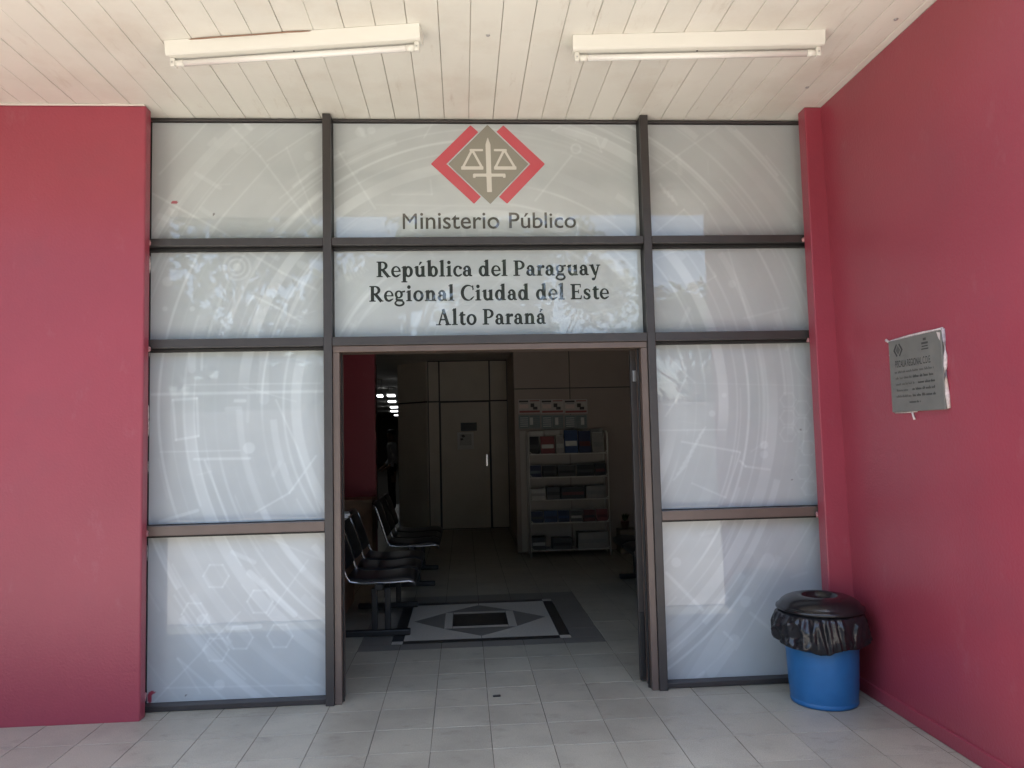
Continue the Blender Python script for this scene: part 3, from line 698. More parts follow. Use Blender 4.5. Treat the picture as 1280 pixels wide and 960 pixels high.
# ------------------------------------------------------------------ tube lamps under the porch ceiling
def batten(pA, pB, label):
    a = Vector((pA[0], pA[1], 0)); b = Vector((pB[0], pB[1], 0)); L = (b-a).length; ang = math.atan2(b.y-a.y, b.x-a.x)
    t = empty('batten_lamp', (a.x, a.y, ZC-.002), ang); tag(t, label, 'lamp', 'tube lamps under the porch ceiling')
    mb = MB(); bm = mb.bm          # folded sheet housing, wider at the ceiling
    prof = [(0, 0), (.012, -.060), (.020, -.066), (.088, -.066), (.096, -.060), (.108, 0)]
    A = [bm.verts.new((0, y, z)) for y, z in prof]; B = [bm.verts.new((L, y, z)) for y, z in prof]
    for k in range(6): bm.faces.new((A[k], A[(k+1) % 6], B[(k+1) % 6], B[k]))
    bm.faces.new(A); bm.faces.new(B[::-1]); mb.build('housing', M['white_metal'], t)
    for x in (.022, L-.022):
        h = MB().box(x-.012, x+.012, .036, .072, -.112, -.0665, .005).build('lampholder', M['white_metal'], t)
        MB().lathe([(.004, 0), (.004, .004)], 8, (x, .0345, -.095)).build('screw', M['pin'], h)
    MB().tube([(.035, .054, -.092), (L-.035, .054, -.092)], .0155, 16).build('tube', M['tube'], t)
    for x0, x1 in ((.034, .075), (L-.075, L-.034)): MB().tube([(x0, .054, -.092), (x1, .054, -.092)], .0165, 16).build('end_cap', M['white_metal'], t)
    MB().lathe([(.003, 0), (.005, .003)], 8, (L/2, .0545, -.070)).build('screw', M['seam'], t)
    if pA[0] < 1: MB().tube([(.12, .004, -.002), (.25, -.007, -.006), (.45, -.010, -.008), (.62, -.006, -.004), (.74, .004, -.002)], .0035, 6).build('wire', M['wood'], t)
batten((.377, -.827), (1.622, -1.013), 'white unlit tube lamp on the ceiling above the left panes')
batten((2.367, -.922), (3.607, -1.001), 'white unlit tube lamp on the ceiling nearer the red side wall')

# ------------------------------------------------------------------ bin
bx, by = 3.772, -.275
tb = empty('trash_bin', (bx, by, 0)); tag(tb, 'blue plastic bin with black liner and black lid in the corner', 'bin')
MB().lathe([(.168, .0), (.176, .003), (.179, .010), (.179, .022), (.1765, .026), (.1775, .032), (.184, .10), (.192, .28), (.202, .50), (.196, .505)], 64).build('bucket', M['blue'], tb)
rn = [random.uniform(0, 6.28) for _ in range(12)]
NR = 26
def crumple(r, z, a, j):
    t_ = j/NR
    amp = .35+1.0*math.sin(math.pi*min(1, t_*1.05))
    w1 = 1.3*math.sin(2*a+rn[8])+.8*math.sin(5*a+rn[9]+3*t_); w2 = 1.7*math.sin(3*a+rn[10]+2.5*t_)
    rd = lambda x, p: (1-abs(math.sin(x)))**p          # narrow outward crease
    d = .014*rd(4.5*a+rn[0]+w1+1.2*t_, 2)+.012*rd(6.5*a+rn[1]-2.6*t_+w2, 3)+.010*rd(3.5*a+rn[2]+4.5*t_-w1, 4)-.011*rd(5.5*a+rn[3]-1.7*t_+w2, 3)+.006*rd(11*a+rn[4]+3.5*t_+w1, 2)+.004*rd(17*a+rn[5]-5*t_+w2, 2)-.006
    sag = .014*math.sin(3*a+rn[6])+.008*math.sin(7*a+rn[7])
    bulge = .016*max(0, math.cos(a-math.pi*1.02))
    return r+d*amp+bulge*math.sin(math.pi*t_), z+sag*(1-t_)
prof = [(.204, .338), (.214, .324), (.229, .322), (.237, .33), (.243, .355), (.245, .385), (.242, .42), (.238, .455), (.230, .485), (.214, .502), (.204, .507)]
_pp = np.array(prof); _tt = np.linspace(0, len(prof)-1, NR+1)
prof2 = [(float(np.interp(q, range(len(prof)), _pp[:, 0])), float(np.interp(q, range(len(prof)), _pp[:, 1]))) for q in _tt]
_lm = MB().lathe(prof2, 230, fn=crumple, cap0=False, cap1=False)
_lm.build('liner', M['bag'], tb)
lidp = [(.210, .503), (.232, .505), (.236, .512), (.234, .522), (.222, .528), (.216, .536), (.207, .549), (.188, .563), (.162, .574), (.130, .581), (.104, .582), (.092, .577), (.082, .562), (.074, .550), (.02, .546)]
MB().lathe(lidp, 72).build('lid', M['lid'], tb)

# ------------------------------------------------------------------ plaque on the red side wall
pq = empty('plaque', (XW, -.90, 1.59)); tag(pq, 'dull grey commemorative plaque with engraved text on red wall', 'plaque')
PY0, PY1, PZ0, PZ1 = -.69, -1.125, 1.585, 1.955     # PY0 is its left edge seen from the porch
MB().box(XW-.014, XW+.006, PY1, PY0, PZ0, PZ1, .003).build('plate', M['plaque'], pq, True)
xp = XW-.0148
def wall_text(text, yL, yR, zb, cap, mt, dx=0):
    me_o = sans('engraving', text, 0, 1, 0, cap, None, mt, 0, .004)
    for v in me_o.data.vertices: v.co = (xp-dx, yL+(yR-yL)*v.co.x, zb+v.co.z)
    me_o.parent = pq; me_o.matrix_parent_inverse = Matrix.Translation(-Vector(pq.location)); return me_o
wall_text('FISCALIA REGIONAL C.D.E.', PY0-.055, PY1+.085, 1.812, .034, M['engrave'])
def strokes(y0, y1, z, h, mt, dens=.75):
    mb = MB(); y = y0
    while y > y1:
        wl = random.uniform(.015, .05)
        yy = y
        while yy > max(y-wl, y1):
            hh = h*random.choice((.62, .62, .7, 1.0)); mb.quad((xp, yy, z), (xp, yy-.0042, z), (xp, yy-.0042, z+hh), (xp, yy, z+hh))
            mb.quad((xp, yy-.0045, z+hh*.4), (xp, yy-.0062, z+hh*.4), (xp, yy-.0062, z+hh*.6), (xp, yy-.0045, z+hh*.6)); yy -= .0068
        y -= wl+.010
    return mb.build('engraving', mt, pq, True)
for k, (a, b, c) in enumerate(((.045, .37, None), (.05, .19, .20), (.05, .21, .24), (.055, .16, .19), (.05, .18, .19))):
    z = 1.782-k*.031; strokes(PY0-a, PY0-b, z, .013, M['engrave2'])
    if c: strokes(PY0-c, PY1+.065, z, .014, M['engrave'])
strokes(PY0-.16, PY0-.25, 1.627, .012, M['engrave'])
yc, zc = PY0-.085, 1.900
def pq_poly(pts, mt): 
    mb = MB(); mb.quad(*[(xp, yc-a, zc+b) for a, b in pts]); return mb.build('engraving', mt, pq, True)
for s in (-1, 1):
    pq_poly([(s*.042, 0), (s*.014, .034), (s*.006, .028), (s*.028, 0)], M['engrave']); pq_poly([(s*.042, 0), (s*.014, -.034), (s*.006, -.028), (s*.028, 0)], M['engrave'])
pq_poly([(0, .024), (.020, 0), (0, -.024), (-.020, 0)], M['engrave2'])
yc, zc = PY1+.125, 1.905
for a0, a1, b0, b1 in ((-.012, .012, .018, .030), (-.026, .026, .0, .010), (-.024, .024, -.013, -.007), (-.028, .028, -.026, -.020)): pq_poly([(a0, b0), (a1, b0), (a1, b1), (a0, b1)], M['engrave'])
# filler squeezed out behind the plate
def smear(pts, r): 
    mb = MB(); q = [(XW-.004, y, z) for y, z in pts]; mb.tube(q, [r*random.uniform(.7, 1.3) for _ in q], 7); mb.build('filler', M['chalk'], pq, True)
smear([(PY0+.035, PZ1+.012), (PY0+.012, PZ1-.001), (PY0-.05, PZ1+.002), (PY0-.16, PZ1+.006), (PY0-.28, PZ1+.007), (PY0-.36, PZ1+.006), (PY1-.004, PZ1+.007)], .0065)
smear([(PY1-.006, PZ1+.004), (PY1-.009, PZ1-.05), (PY1-.011, PZ1-.12), (PY1-.006, PZ1-.17), (PY1-.003, PZ1-.23), (PY1-.008, PZ1-.30), (PY1-.012, PZ0+.005)], .0085)
smear([(PY0+.004, PZ1-.045), (PY0+.006, PZ1-.07), (PY0+.003, PZ1-.095)], .005)
smear([(PY0-.16, PZ0-.002), (PY0-.165, PZ0-.02), (PY0-.175, PZ0-.04)], .006)
smear([(PY0-.01, PZ0-.002), (PY0-.1, PZ0-.004), (PY0-.2, PZ0-.001)], .003)
mb = MB(); mb.quad((xp, PY1+.004, PZ1-.012), (xp, PY1+.030, PZ1-.004), (xp, PY1+.018, PZ1-.035), (xp, PY1+.006, PZ1-.050)); mb.build('filler', M['chalk'], pq, True)

# ------------------------------------------------------------------ interior partitions
def panel_wall(name, loc, label):
    t = empty(name, loc); tag(t, label, 'partition'); return t
YB = 8.2
pb = panel_wall('partition', (1.9, YB, 0), 'grey panelled partition with closed door at the back of the lobby')
def pnl(t, x0, x1, z0, z1, y=YB, mt='ipanel', name='panel'): return MB().box(x0+.012, x1-.012, y, y+.03, z0+.012, z1-.012, .003).build(name, M[mt], t, True)
MB().box(1.22, 2.545, YB+.012, YB+.06, 0, 2.795).build('joint_backing', M['seam'], pb, True)
for x0, x1 in ((1.22, 1.41), (2.25, 2.548)): pnl(pb, x0, x1, .0, 2.11); 
for x0, x1 in ((1.22, 1.41), (1.41, 2.25), (2.25, 2.548)): pnl(pb, x0, x1, 2.11, 2.79)
dr = MB().box(1.432, 2.228, YB-.012, YB+.011, .012, 2.088, .004).build('door', M['ipanel'], pb, True)
MB().box(2.165, 2.200, YB-.030, YB-.0125, 1.02, 1.22, .006).build('handle', M['chrome'], dr, True)
p0, p1 = at(570, 539, y=YB-.02), at(596, 528, y=YB-.02)
MB().box(p0[0]+.08, p1[0], YB-.020, YB-.0125, p0[2], p1[2], .002).build('name_plate', M['black_metal'], dr, True)
def film_paper(name, x0, x1, z0, z1, y, parent, blocks, mt=None):
    o = MB().box(x0, x1, y-.003, y, z0, z1).build(name, mt or M['paper'], parent, parent is not None)
    for (a, b, c, d, m_) in blocks:
        X0, X1, Z0, Z1 = x0+(x1-x0)*a, x0+(x1-x0)*b, z0+(z1-z0)*c, z0+(z1-z0)*d
        q = MB().quad((X0, y-.0038, Z0), (X1, y-.0038, Z0), (X1, y-.0038, Z1), (X0, y-.0038, Z1)).build('print', m_, None)
        q.parent = o if parent is None else parent
        if parent is not None: q.matrix_parent_inverse = Matrix.Translation(-Vector(parent.location))
    return o
p0, p1 = at(572, 562, y=YB-.02), at(592, 540, y=YB-.02)
gk, gd, gl = flat('grey_print', (.2, .2, .19)), flat('dark_print', (.05, .05, .05)), flat('pale_print', (.5, .5, .47))
o = film_paper('notice_sheet', p0[0], p1[0], p0[2], p1[2], YB-.0135, None, [(.14, .86, .24, .88, gl), ])
tag(o, 'white notice sheet with grey picture on the back door', 'notice')
for k in range(5):
    a, b = random.uniform(.2, .65), random.uniform(.25, .75); X0 = p0[0]+(p1[0]-p0[0])*a; Z0 = p0[2]+(p1[2]-p0[2])*b
    q = MB().quad((X0, YB-.0178, Z0), (X0+.045, YB-.0178, Z0+.01), (X0+.03, YB-.0178, Z0+.04), (X0-.01, YB-.0178, Z0+.03)).build('print', (gd, gl)[k % 2], o)
# slanting panel to the left of it
sl = panel_wall('partition', (.95, 8.5, 0), 'dark panel set at a slant left of the back door')
A0, B0 = Vector((1.205, 8.22, 0)), Vector((.69, 8.74, 0)); dd = (B0-A0); Ls = dd.length; rz = math.atan2(dd.y, dd.x)
for z0, z1 in ((.01, 2.10), (2.125, 2.785)):
    o = MB().box(0, Ls, -.02, .02, z0, z1, .003).build('panel', M['ipanel'], sl); o.location = A0-Vector(sl.location); o.rotation_euler = (0, 0, rz)
o = MB().box(0, Ls, -.012, .012, 2.101, 2.124).build('joint', M['seam'], sl); o.location = A0-Vector(sl.location); o.rotation_euler = (0, 0, rz)
# return wall between the two partitions, and the near right partition
rt = panel_wall('partition', (2.6, 6.8, 0), 'narrow return wall between back door partition and poster wall')
MB().box(2.552, 2.60, 5.462, YB+.05, 0, 2.795).build('panel', M['ipanel'], rt, True)
YP = 5.40
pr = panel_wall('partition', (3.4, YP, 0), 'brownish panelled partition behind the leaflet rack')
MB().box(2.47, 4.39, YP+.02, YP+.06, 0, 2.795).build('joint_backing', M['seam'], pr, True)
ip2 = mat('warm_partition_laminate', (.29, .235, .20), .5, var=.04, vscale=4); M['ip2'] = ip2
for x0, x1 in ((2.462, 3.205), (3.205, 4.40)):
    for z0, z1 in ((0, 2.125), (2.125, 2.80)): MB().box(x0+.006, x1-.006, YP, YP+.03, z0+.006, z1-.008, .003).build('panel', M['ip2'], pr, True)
# red wall inside with the wooden counter
ir = empty('wall', (-2, 4.6, 0)); tag(ir, 'dark red inner wall behind the wooden counter', 'wall')
MB().box(-6.68, .755, 4.6, 4.75, -.011, 2.797, .006).build('wall_body', M['red'], ir, True)
ct = empty('counter', (.3, 4.4, 0)); tag(ct, 'brown wooden counter against the inner red wall', 'counter')
MB().box(-1.6, .77, 4.15, 4.59, .80, .84, .004).build('counter_top', M['wood'], ct, True)
for k in range(5): MB().box(-1.58+k*.466, -1.58+(k+1)*.466-.006, 4.19, 4.21, .0, .798, .003).build('front_board', M['wood'], ct, True)
MB().box(.735, .755, 4.212, 4.58, 0, .798, .003).build('side_board', M['wood'], ct, True)
# corridor wall, door edge and frame further left
cw = empty('partition', (.2, 9.6, 0)); tag(cw, 'pale corridor wall edge seen between red wall and slanting panel', 'partition')
MB().box(-6.68, .28, 8.6, 8.7, -.011, 2.797).build('panel', M['iwall'], cw, True)
MB().box(.285, .32, 8.58, 8.72, -.011, 2.797, .004).build('post', M['bronze'], cw, True)
# lit ceiling lamps deep in the hall
for k, (u, v, y, lab) in enumerate(((475, 495, 12, 'small lit lamp left of the others, beside the inner red wall'), (489, 494.5, 22, 'topmost lit ceiling lamp deep in the dark hall'), (490, 502, 24.5, 'second lit ceiling lamp from the top, deep in the hall'), (493, 509, 28.5, 'faint middle lit ceiling lamp deep in the hall'), (494, 514, 32, 'fourth lit ceiling lamp from the top, deep in the hall'), (496, 519, 38, 'lowest lit ceiling lamp deep in the hall'))):
    p = at(u, v, z=2.60) if k else at(u, v, y=12.0); y = float(p[1]); sc_ = (y+4.5)/FPX; w_ = (6, 9, 9, 10, 11, 6)[k]*sc_/2; z = p[2]
    t = empty('ceiling_lamp', (p[0], y, z)); tag(t, lab, 'lamp', 'lit ceiling lamps in the hall')
    MB().box(p[0]-w_, p[0]+w_, y-.15, y+.15, z+.022, z+.06, .004).build('housing', M['white_metal'], t, True)
    MB().box(p[0]-w_*.97, p[0]+w_*.97, y-.14, y+.14, z-.022, z+.021, .006).build('diffuser', M['lamp'], t, True)
    for s in (-.7, .7): MB().tube([(p[0]+s*w_, y, z+.06), (p[0]+s*w_, y, 2.80)], .006, 6).build('hanger', M['pin'], t, True)

# ------------------------------------------------------------------ leaflet posters on the partition
pinkish, blu, drk, redp = flat('pinkish_print', (.55, .42, .38)), flat('slate_print', (.12, .16, .17)), flat('black_print', (.03, .025, .025)), flat('dull_red_print', (.25, .06, .06))
us = (647.5, 676, 705, 734.5)
names = ('left', 'middle', 'right')
for c in range(3):
    for r in range(2):
        v0, v1 = ((499, 517.5), (518, 537))[r]
        a, b = at(us[c]+.6, v1, y=YP-.002), at(us[c+1]-.6, v0, y=YP-.002)
        if r == 0: bl_ = [(.03, .45, .80, .93, drk), (.52, .95, .86, .93, redp), (.05, .45, .38, .66, pinkish), (.55, .72, .45, .72, drk), (.66, .86, .28, .48, drk), (.04, .96, .08, .22, redp), (.1, .4, .7, .74, gk)]
        else: bl_ = [(.04, .48, .12, .92, blu), (.52, .96, .12, .92, blu)]+[(.08, .44, .2+k*.14, .25+k*.14, gl) for k in range(5)]+[(.56, .92, .2+k*.14, .25+k*.14, gk) for k in range(5)]+[(.52+.1*c, .66+.1*c, .3, .8, gl)]
        # every printed block lies a little in front of the last so none share a plane
        o = MB().box(a[0], b[0], YP-.0045, YP-.0015, a[2], b[2]).build('poster', flat('aged_paper', (.42, .38, .35)) if r == 0 else flat('slate_paper', (.20, .21, .20)))
        for k, (x0, x1, z0, z1, m_) in enumerate(bl_):
            yy = YP-.0052-.0003*k; X0, X1 = a[0]+(b[0]-a[0])*x0, a[0]+(b[0]-a[0])*x1; Z0, Z1 = a[2]+(b[2]-a[2])*z0, a[2]+(b[2]-a[2])*z1
            MB().quad((X0, yy, Z0), (X1, yy, Z0), (X1, yy, Z1), (X0, yy, Z1)).build('print', m_, o)
        tag(o, ('pale poster with dark pictures, %s of the upper row above the rack' if r == 0 else 'slate coloured text poster, %s of the lower row above the rack') % names[c], 'poster', 'posters above the leaflet rack')

# ------------------------------------------------------------------ leaflet rack and what stands on it
M['rackm'] = mat('grey_enamel', (.58, .56, .52), .35, var=.03)
rk = empty('leaflet_rack', (3.11, 5.15, 0)); tag(rk, 'white five shelf leaflet rack against the partition', 'rack')
RX0, RX1, RY0, RY1 = 2.612, 3.607, 5.02, 5.30
shelf_z = (1.275, .985, .705, .418, .085)
for x in (RX0, RX1):
    MB().tube([(x, RY0, .0), (x, RY0, 1.46), (x, RY0+.02, 1.52), (x, RY0+.08, 1.545), (x, RY1-.06, 1.545), (x, RY1-.01, 1.52), (x, RY1, 1.46), (x, RY1, 0)], .011, 8).build('side_frame', M['rackm'], rk, True)
for k, z in enumerate(shelf_z):
    sh = MB().box(RX0+.012, RX1-.012, RY0+.005, RY1-.005, z-.012, z-.002, .002).build('shelf', M['rackm'], rk, True)
    q = MB().tube([(RX0+.011, RY0-.004, z+.028), (RX0+.03, RY0-.012, z+.006), (RX0+.10, RY0-.016, z), (RX1-.10, RY0-.016, z), (RX1-.03, RY0-.012, z+.006), (RX1-.011, RY0-.004, z+.028)], .006, 6).build('lip', M['rackm'], sh)
for x0, x1 in ((RX0-.09, 3.165), (3.178, RX1+.005)):
    MB().box(x0, x1, RY1+.014, RY1+.030, .03, 1.575, .003).build('back_board', mat('pale_board', (.40, .365, .33), .6, var=.03) if 'bb' not in M else M['bb'], rk, True)
black, navy, bluec, dred, redc, lg, wh, dg = (flat('cover_black', (.012, .012, .012)), flat('cover_navy', (.015, .022, .06)), flat('cover_blue', (.018, .045, .12)), flat('cover_dark_red', (.09, .015, .015)), flat('cover_red', (.18, .04, .04)), flat('cover_pale_grey', (.24, .23, .21)), flat('cover_white', (.36, .35, .33)), flat('cover_dark_grey', (.05, .05, .05)))
def ux(u): return 2.615+(u-662)/96*.99
items = [  # shelf, u0, u1, height, colour, band colour, name, label
    (0, 662, 675, .225, black, dg, 'booklet', 'black booklet leaning at the left end of the top shelf'),
    (0, 677, 694, .225, redc, gl, 'booklet', 'red and white booklet on the top shelf beside the black one'),
    (0, 695.5, 705.5, .235, lg, wh, 'booklet', 'pale grey booklet in the middle of the top shelf'),
    (0, 706.5, 723, .30, bluec, gl, 'booklet', 'tall blue booklet on the top shelf of the rack'),
    (0, 724, 739, .285, navy, dred, 'booklet', 'dark navy booklet right of the tall blue one'),
    (0, 740.5, 755, .26, lg, gk, 'booklet', 'light grey booklet at the right end of the top shelf'),
    (1, 662.5, 677, .15, navy, blu, 'booklet', 'navy booklet with grey label at left of the second shelf'),
    (1, 678, 696, .145, black, dg, 'booklet', 'black booklet second from the left on the second shelf'),
    (1, 697, 719, .14, dg, black, 'booklet', 'wide dark grey booklet in the middle of the second shelf'),
    (1, 720.5, 742, .15, black, dg, 'booklet', 'black booklet right of centre on the second shelf'),
    (1, 743, 756, .16, black, dred, 'booklet', 'black booklet at the right end of the second shelf'),
    (2, 663, 681, .14, wh, gk, 'leaflet_box', 'white leaflet box at the left end of the third shelf'),
    (2, 682.5, 699, .16, dg, black, 'leaflet_box', 'dark leaflet box beside the white one on the third shelf'),
    (2, 700, 729, .15, black, dred, 'leaflet_box', 'wide black leaflet box in the middle of the third shelf'),
    (2, 731, 755, .16, lg, gk, 'leaflet_box', 'grey leaflet box at the right end of the third shelf'),
    (3, 663, 678, .14, navy, dg, 'booklet', 'navy booklet at the left end of the fourth shelf'),
    (3, 679, 695, .145, bluec, navy, 'booklet', 'blue booklet second from the left on the fourth shelf'),
    (3, 696, 710, .145, navy, bluec, 'booklet', 'dark blue booklet third from the left on the fourth shelf'),
    (3, 711, 726, .14, dg, wh, 'booklet', 'dark booklet with white band on the fourth shelf'),
    (3, 727.5, 741.5, .145, dred, black, 'booklet', 'dark red booklet on the fourth shelf'),
    (3, 743, 757, .15, redc, dred, 'booklet', 'bright red booklet at the right end of the fourth shelf'),
    (4, 663, 680, .16, black, wh, 'file_box', 'black and white file box on the bottom shelf'),
    (4, 688, 712, .14, dg, black, 'file_box', 'dark file box in the middle of the bottom shelf'),
    (4, 719, 756, .20, lg, gk, 'file_box', 'wide grey carton at the right end of the bottom shelf')]
for s, u0, u1, h, c1, c2, nm, lab in items:
    z = shelf_z[s]-.0015; x0, x1 = ux(u0), ux(u1); flatbox = nm != 'booklet'
    t = empty(nm, ((x0+x1)/2, RY0+.05, z)); tag(t, lab, 'box' if flatbox else 'booklet', 'printed matter on the leaflet rack'); w_ = x1-x0
    if flatbox:
        MB().box(-w_/2, w_/2, -.03, .16, 0, h, .003).build('carton', c1, t); MB().box(-w_/2*.9, w_/2*.9, -.0335, -.0305, h*.35, h*.6).build('band', c2, t)
    else:
        tilt = Matrix.Rotation(R(-14), 3, 'X')
        def ob(n, x0_, x1_, y0_, y1_, z0_, z1_, m_):
            o = MB().box(x0_, x1_, y0_, y1_, z0_, z1_, .0015, 1).build(n, m_, t); o.rotation_euler = (R(-14), 0, 0); o.location = (0, 0, .004); return o
        ob('cover', -w_/2, w_/2, -.009, .009, 0, h, c1); ob('band', -w_/2*.86, w_/2*.86, -.0118, -.0095, h*.30, h*.52, c2)
        ob('pages', -w_/2+.002, w_/2-.004, -.006, .006, h+.0002, h+.003, M['paper'])
for k, (u0, u1, h, c1, lab) in enumerate(((664, 682, .29, gl, 'pale leaflet standing behind the black booklet on the top shelf'), (684, 703, .30, wh, 'white leaflet standing behind the red booklet on the top shelf'), (741, 757, .31, gk, 'grey leaflet standing behind the right end of the top shelf'))):
    x0, x1 = ux(u0), ux(u1); o = MB().box(-(x1-x0)/2, (x1-x0)/2, -.004, .004, 0, h, .001, 1).build('leaflet', c1); o.location = ((x0+x1)/2, RY0+.19, shelf_z[0]-.001); o.rotation_euler = (R(-9), 0, 0)
    tag(o, lab, 'leaflet', 'printed matter on the leaflet rack')
# potted plant on a carton beside the rack
cb = MB().box(3.74, 3.98, 5.06, 5.30, 0, .30, .006).build('carton', M['pot']); tag(cb, 'low brown carton on the floor right of the rack', 'carton')
pl = empty('potted_plant', (3.83, 5.17, .301)); tag(pl, 'small dark potted plant standing on the low carton', 'plant')
MB().lathe([(.04, 0), (.055, .09), (.058, .095), (.05, .095)], 16).build('pot', flat('clay', (.10, .05, .035)), pl)
for k in range(14):
    a = random.uniform(0, 6.28); L = random.uniform(.07, .13); mb = MB(); t_ = random.uniform(.3, .9)
    d = Vector((math.cos(a)*t_, math.sin(a)*t_, 1)).normalized(); sd_ = d.cross(Vector((0, 0, 1))).normalized()*.018
    b0 = Vector((0, 0, .09)); mb.quad(b0, b0+d*L*.5+sd_, b0+d*L, b0+d*L*.5-sd_); mb.build('leaf', M['leaf'], pl)

# ------------------------------------------------------------------ linked seating
def make_bench():
    t = empty('linked_seating')
    for y in (0, .97):
        lg_ = MB()
        lg_.box(0, .53, y-.03, y+.03, .0, .045, .008).build('foot', M['black_metal'], t)
        for x in (.235, .335): MB().box(x, x+.045, y-.022, y+.022, .046, .36, .006).build('leg', M['black_metal'], t)
    MB().box(.27, .33, -.10, 1.45, .361, .405, .005).build('beam', M['black_metal'], t)
    for i in range(3):
        y0 = -.06+.505*i; y1 = y0+.47
        mb = MB(); bm = mb.bm; n = 10; rows_ = []
        prof = [(.06, .450), (.12, .437), (.22, .428), (.34, .430), (.44, .440), (.52, .440), (.56, .425), (.575, .400)]
        for j in range(n+1):
            y = y0+(y1-y0)*j/n; e = 1-abs(2*j/n-1)**4
            rows_.append([bm.verts.new((x, y, z+.014*e)) for x, z in prof]+[bm.verts.new((x, y, z-.028)) for x, z in prof[::-1]])
        m_ = len(rows_[0])
        for A, B in zip(rows_, rows_[1:]):
            for k in range(m_): f = bm.faces.new((A[k], A[(k+1) % m_], B[(k+1) % m_], B[k])); f.smooth = True
        bm.faces.new(rows_[0]); bm.faces.new(rows_[-1][::-1]); mb.build('seat', M['vinyl'], t)
        mb = MB(); bm = mb.bm; rows_ = []
        prof = [(.045, .52), (.025, .58), (.0, .66), (-.03, .75), (-.06, .83), (-.075, .865)]
        for j in range(n+1):
            u_ = 2*j/n-1; y = (y0+y1)/2+u_*(y1-y0)/2; e = 1-abs(u_)**3
            top = .03*(1-abs(u_)**2.5)-.03
            r_ = [bm.verts.new((x+.012*e, y, z+top*(k/5)**2)) for k, (x, z) in enumerate(prof)]+[bm.verts.new((x-.022, y, z+top*((5-k)/5)**2)) for k, (x, z) in enumerate(prof[::-1])]
            rows_.append(r_)
        m_ = len(rows_[0])
        for A, B in zip(rows_, rows_[1:]):
            for k in range(m_): f = bm.faces.new((A[k], A[(k+1) % m_], B[(k+1) % m_], B[k])); f.smooth = True
        bm.faces.new(rows_[0]); bm.faces.new(rows_[-1][::-1]); mb.build('backrest', M['vinyl'], t)
        for y in (y0-.006, y1+.006):
            MB().tube([(-.085, y, .84), (-.055, y, .80), (-.025, y, .71), (.005, y, .62), (.03, y, .54), (.05, y, .47), (.08, y, .425), (.16, y, .412), (.40, y, .412), (.53, y, .418), (.575, y, .405)], .009, 8).build('side_tube', M['chrome'], t)
    return t
b1 = make_bench(); b1.location = (.83, 1.53, 0); tag(b1, 'row of three black linked seats nearest the doorway on the left', 'bench', 'linked seats in the lobby')
b2 = copy_tree(b1); b2.location = (.95, 3.46, 0); b2['label'] = 'farther row of black linked seats on the left near the counter'
b3 = copy_tree(b1); b3.location = (3.93, 3.48, 0); b3.rotation_euler = (0, 0, math.pi); b3['label'] = 'black linked seats just showing at the right edge of the doorway'
cbn = empty('cabinet', (.4, 2.3, 0)); tag(cbn, 'low brown cabinet behind the black seats', 'cabinet')
MB().box(.10, .76, 1.98, 2.75, .02, .815, .004).build('body', M['wood'], cbn, True); MB().box(.08, .775, 1.96, 2.77, .816, .838, .003).build('top', M['wood'], cbn, True)
for k in range(3):
    o = MB().box(-.15, .15, -.11, .11, 0, .016, .002).build('paper_stack', M['paper']); o.location = (.645+.008*k, 2.10+.015*k, .8385+.0165*k); o.rotation_euler = (0, 0, .1*k)
    tag(o, ('bottom', 'middle', 'top')[k]+' bundle of white papers stacked on the cabinet behind seats', 'papers', 'papers on the cabinet')
bt = MB().obox((float(at(621, 871, z=0)[0]), float(at(621, 871, z=0)[1]), .006), (.045, .014, .010), Matrix.Rotation(.1, 3, 'Z'), .003).build('floor_bolt', M['black_metal']); tag(bt, 'small black door bolt plate on the floor tiles in the doorway', 'bolt')

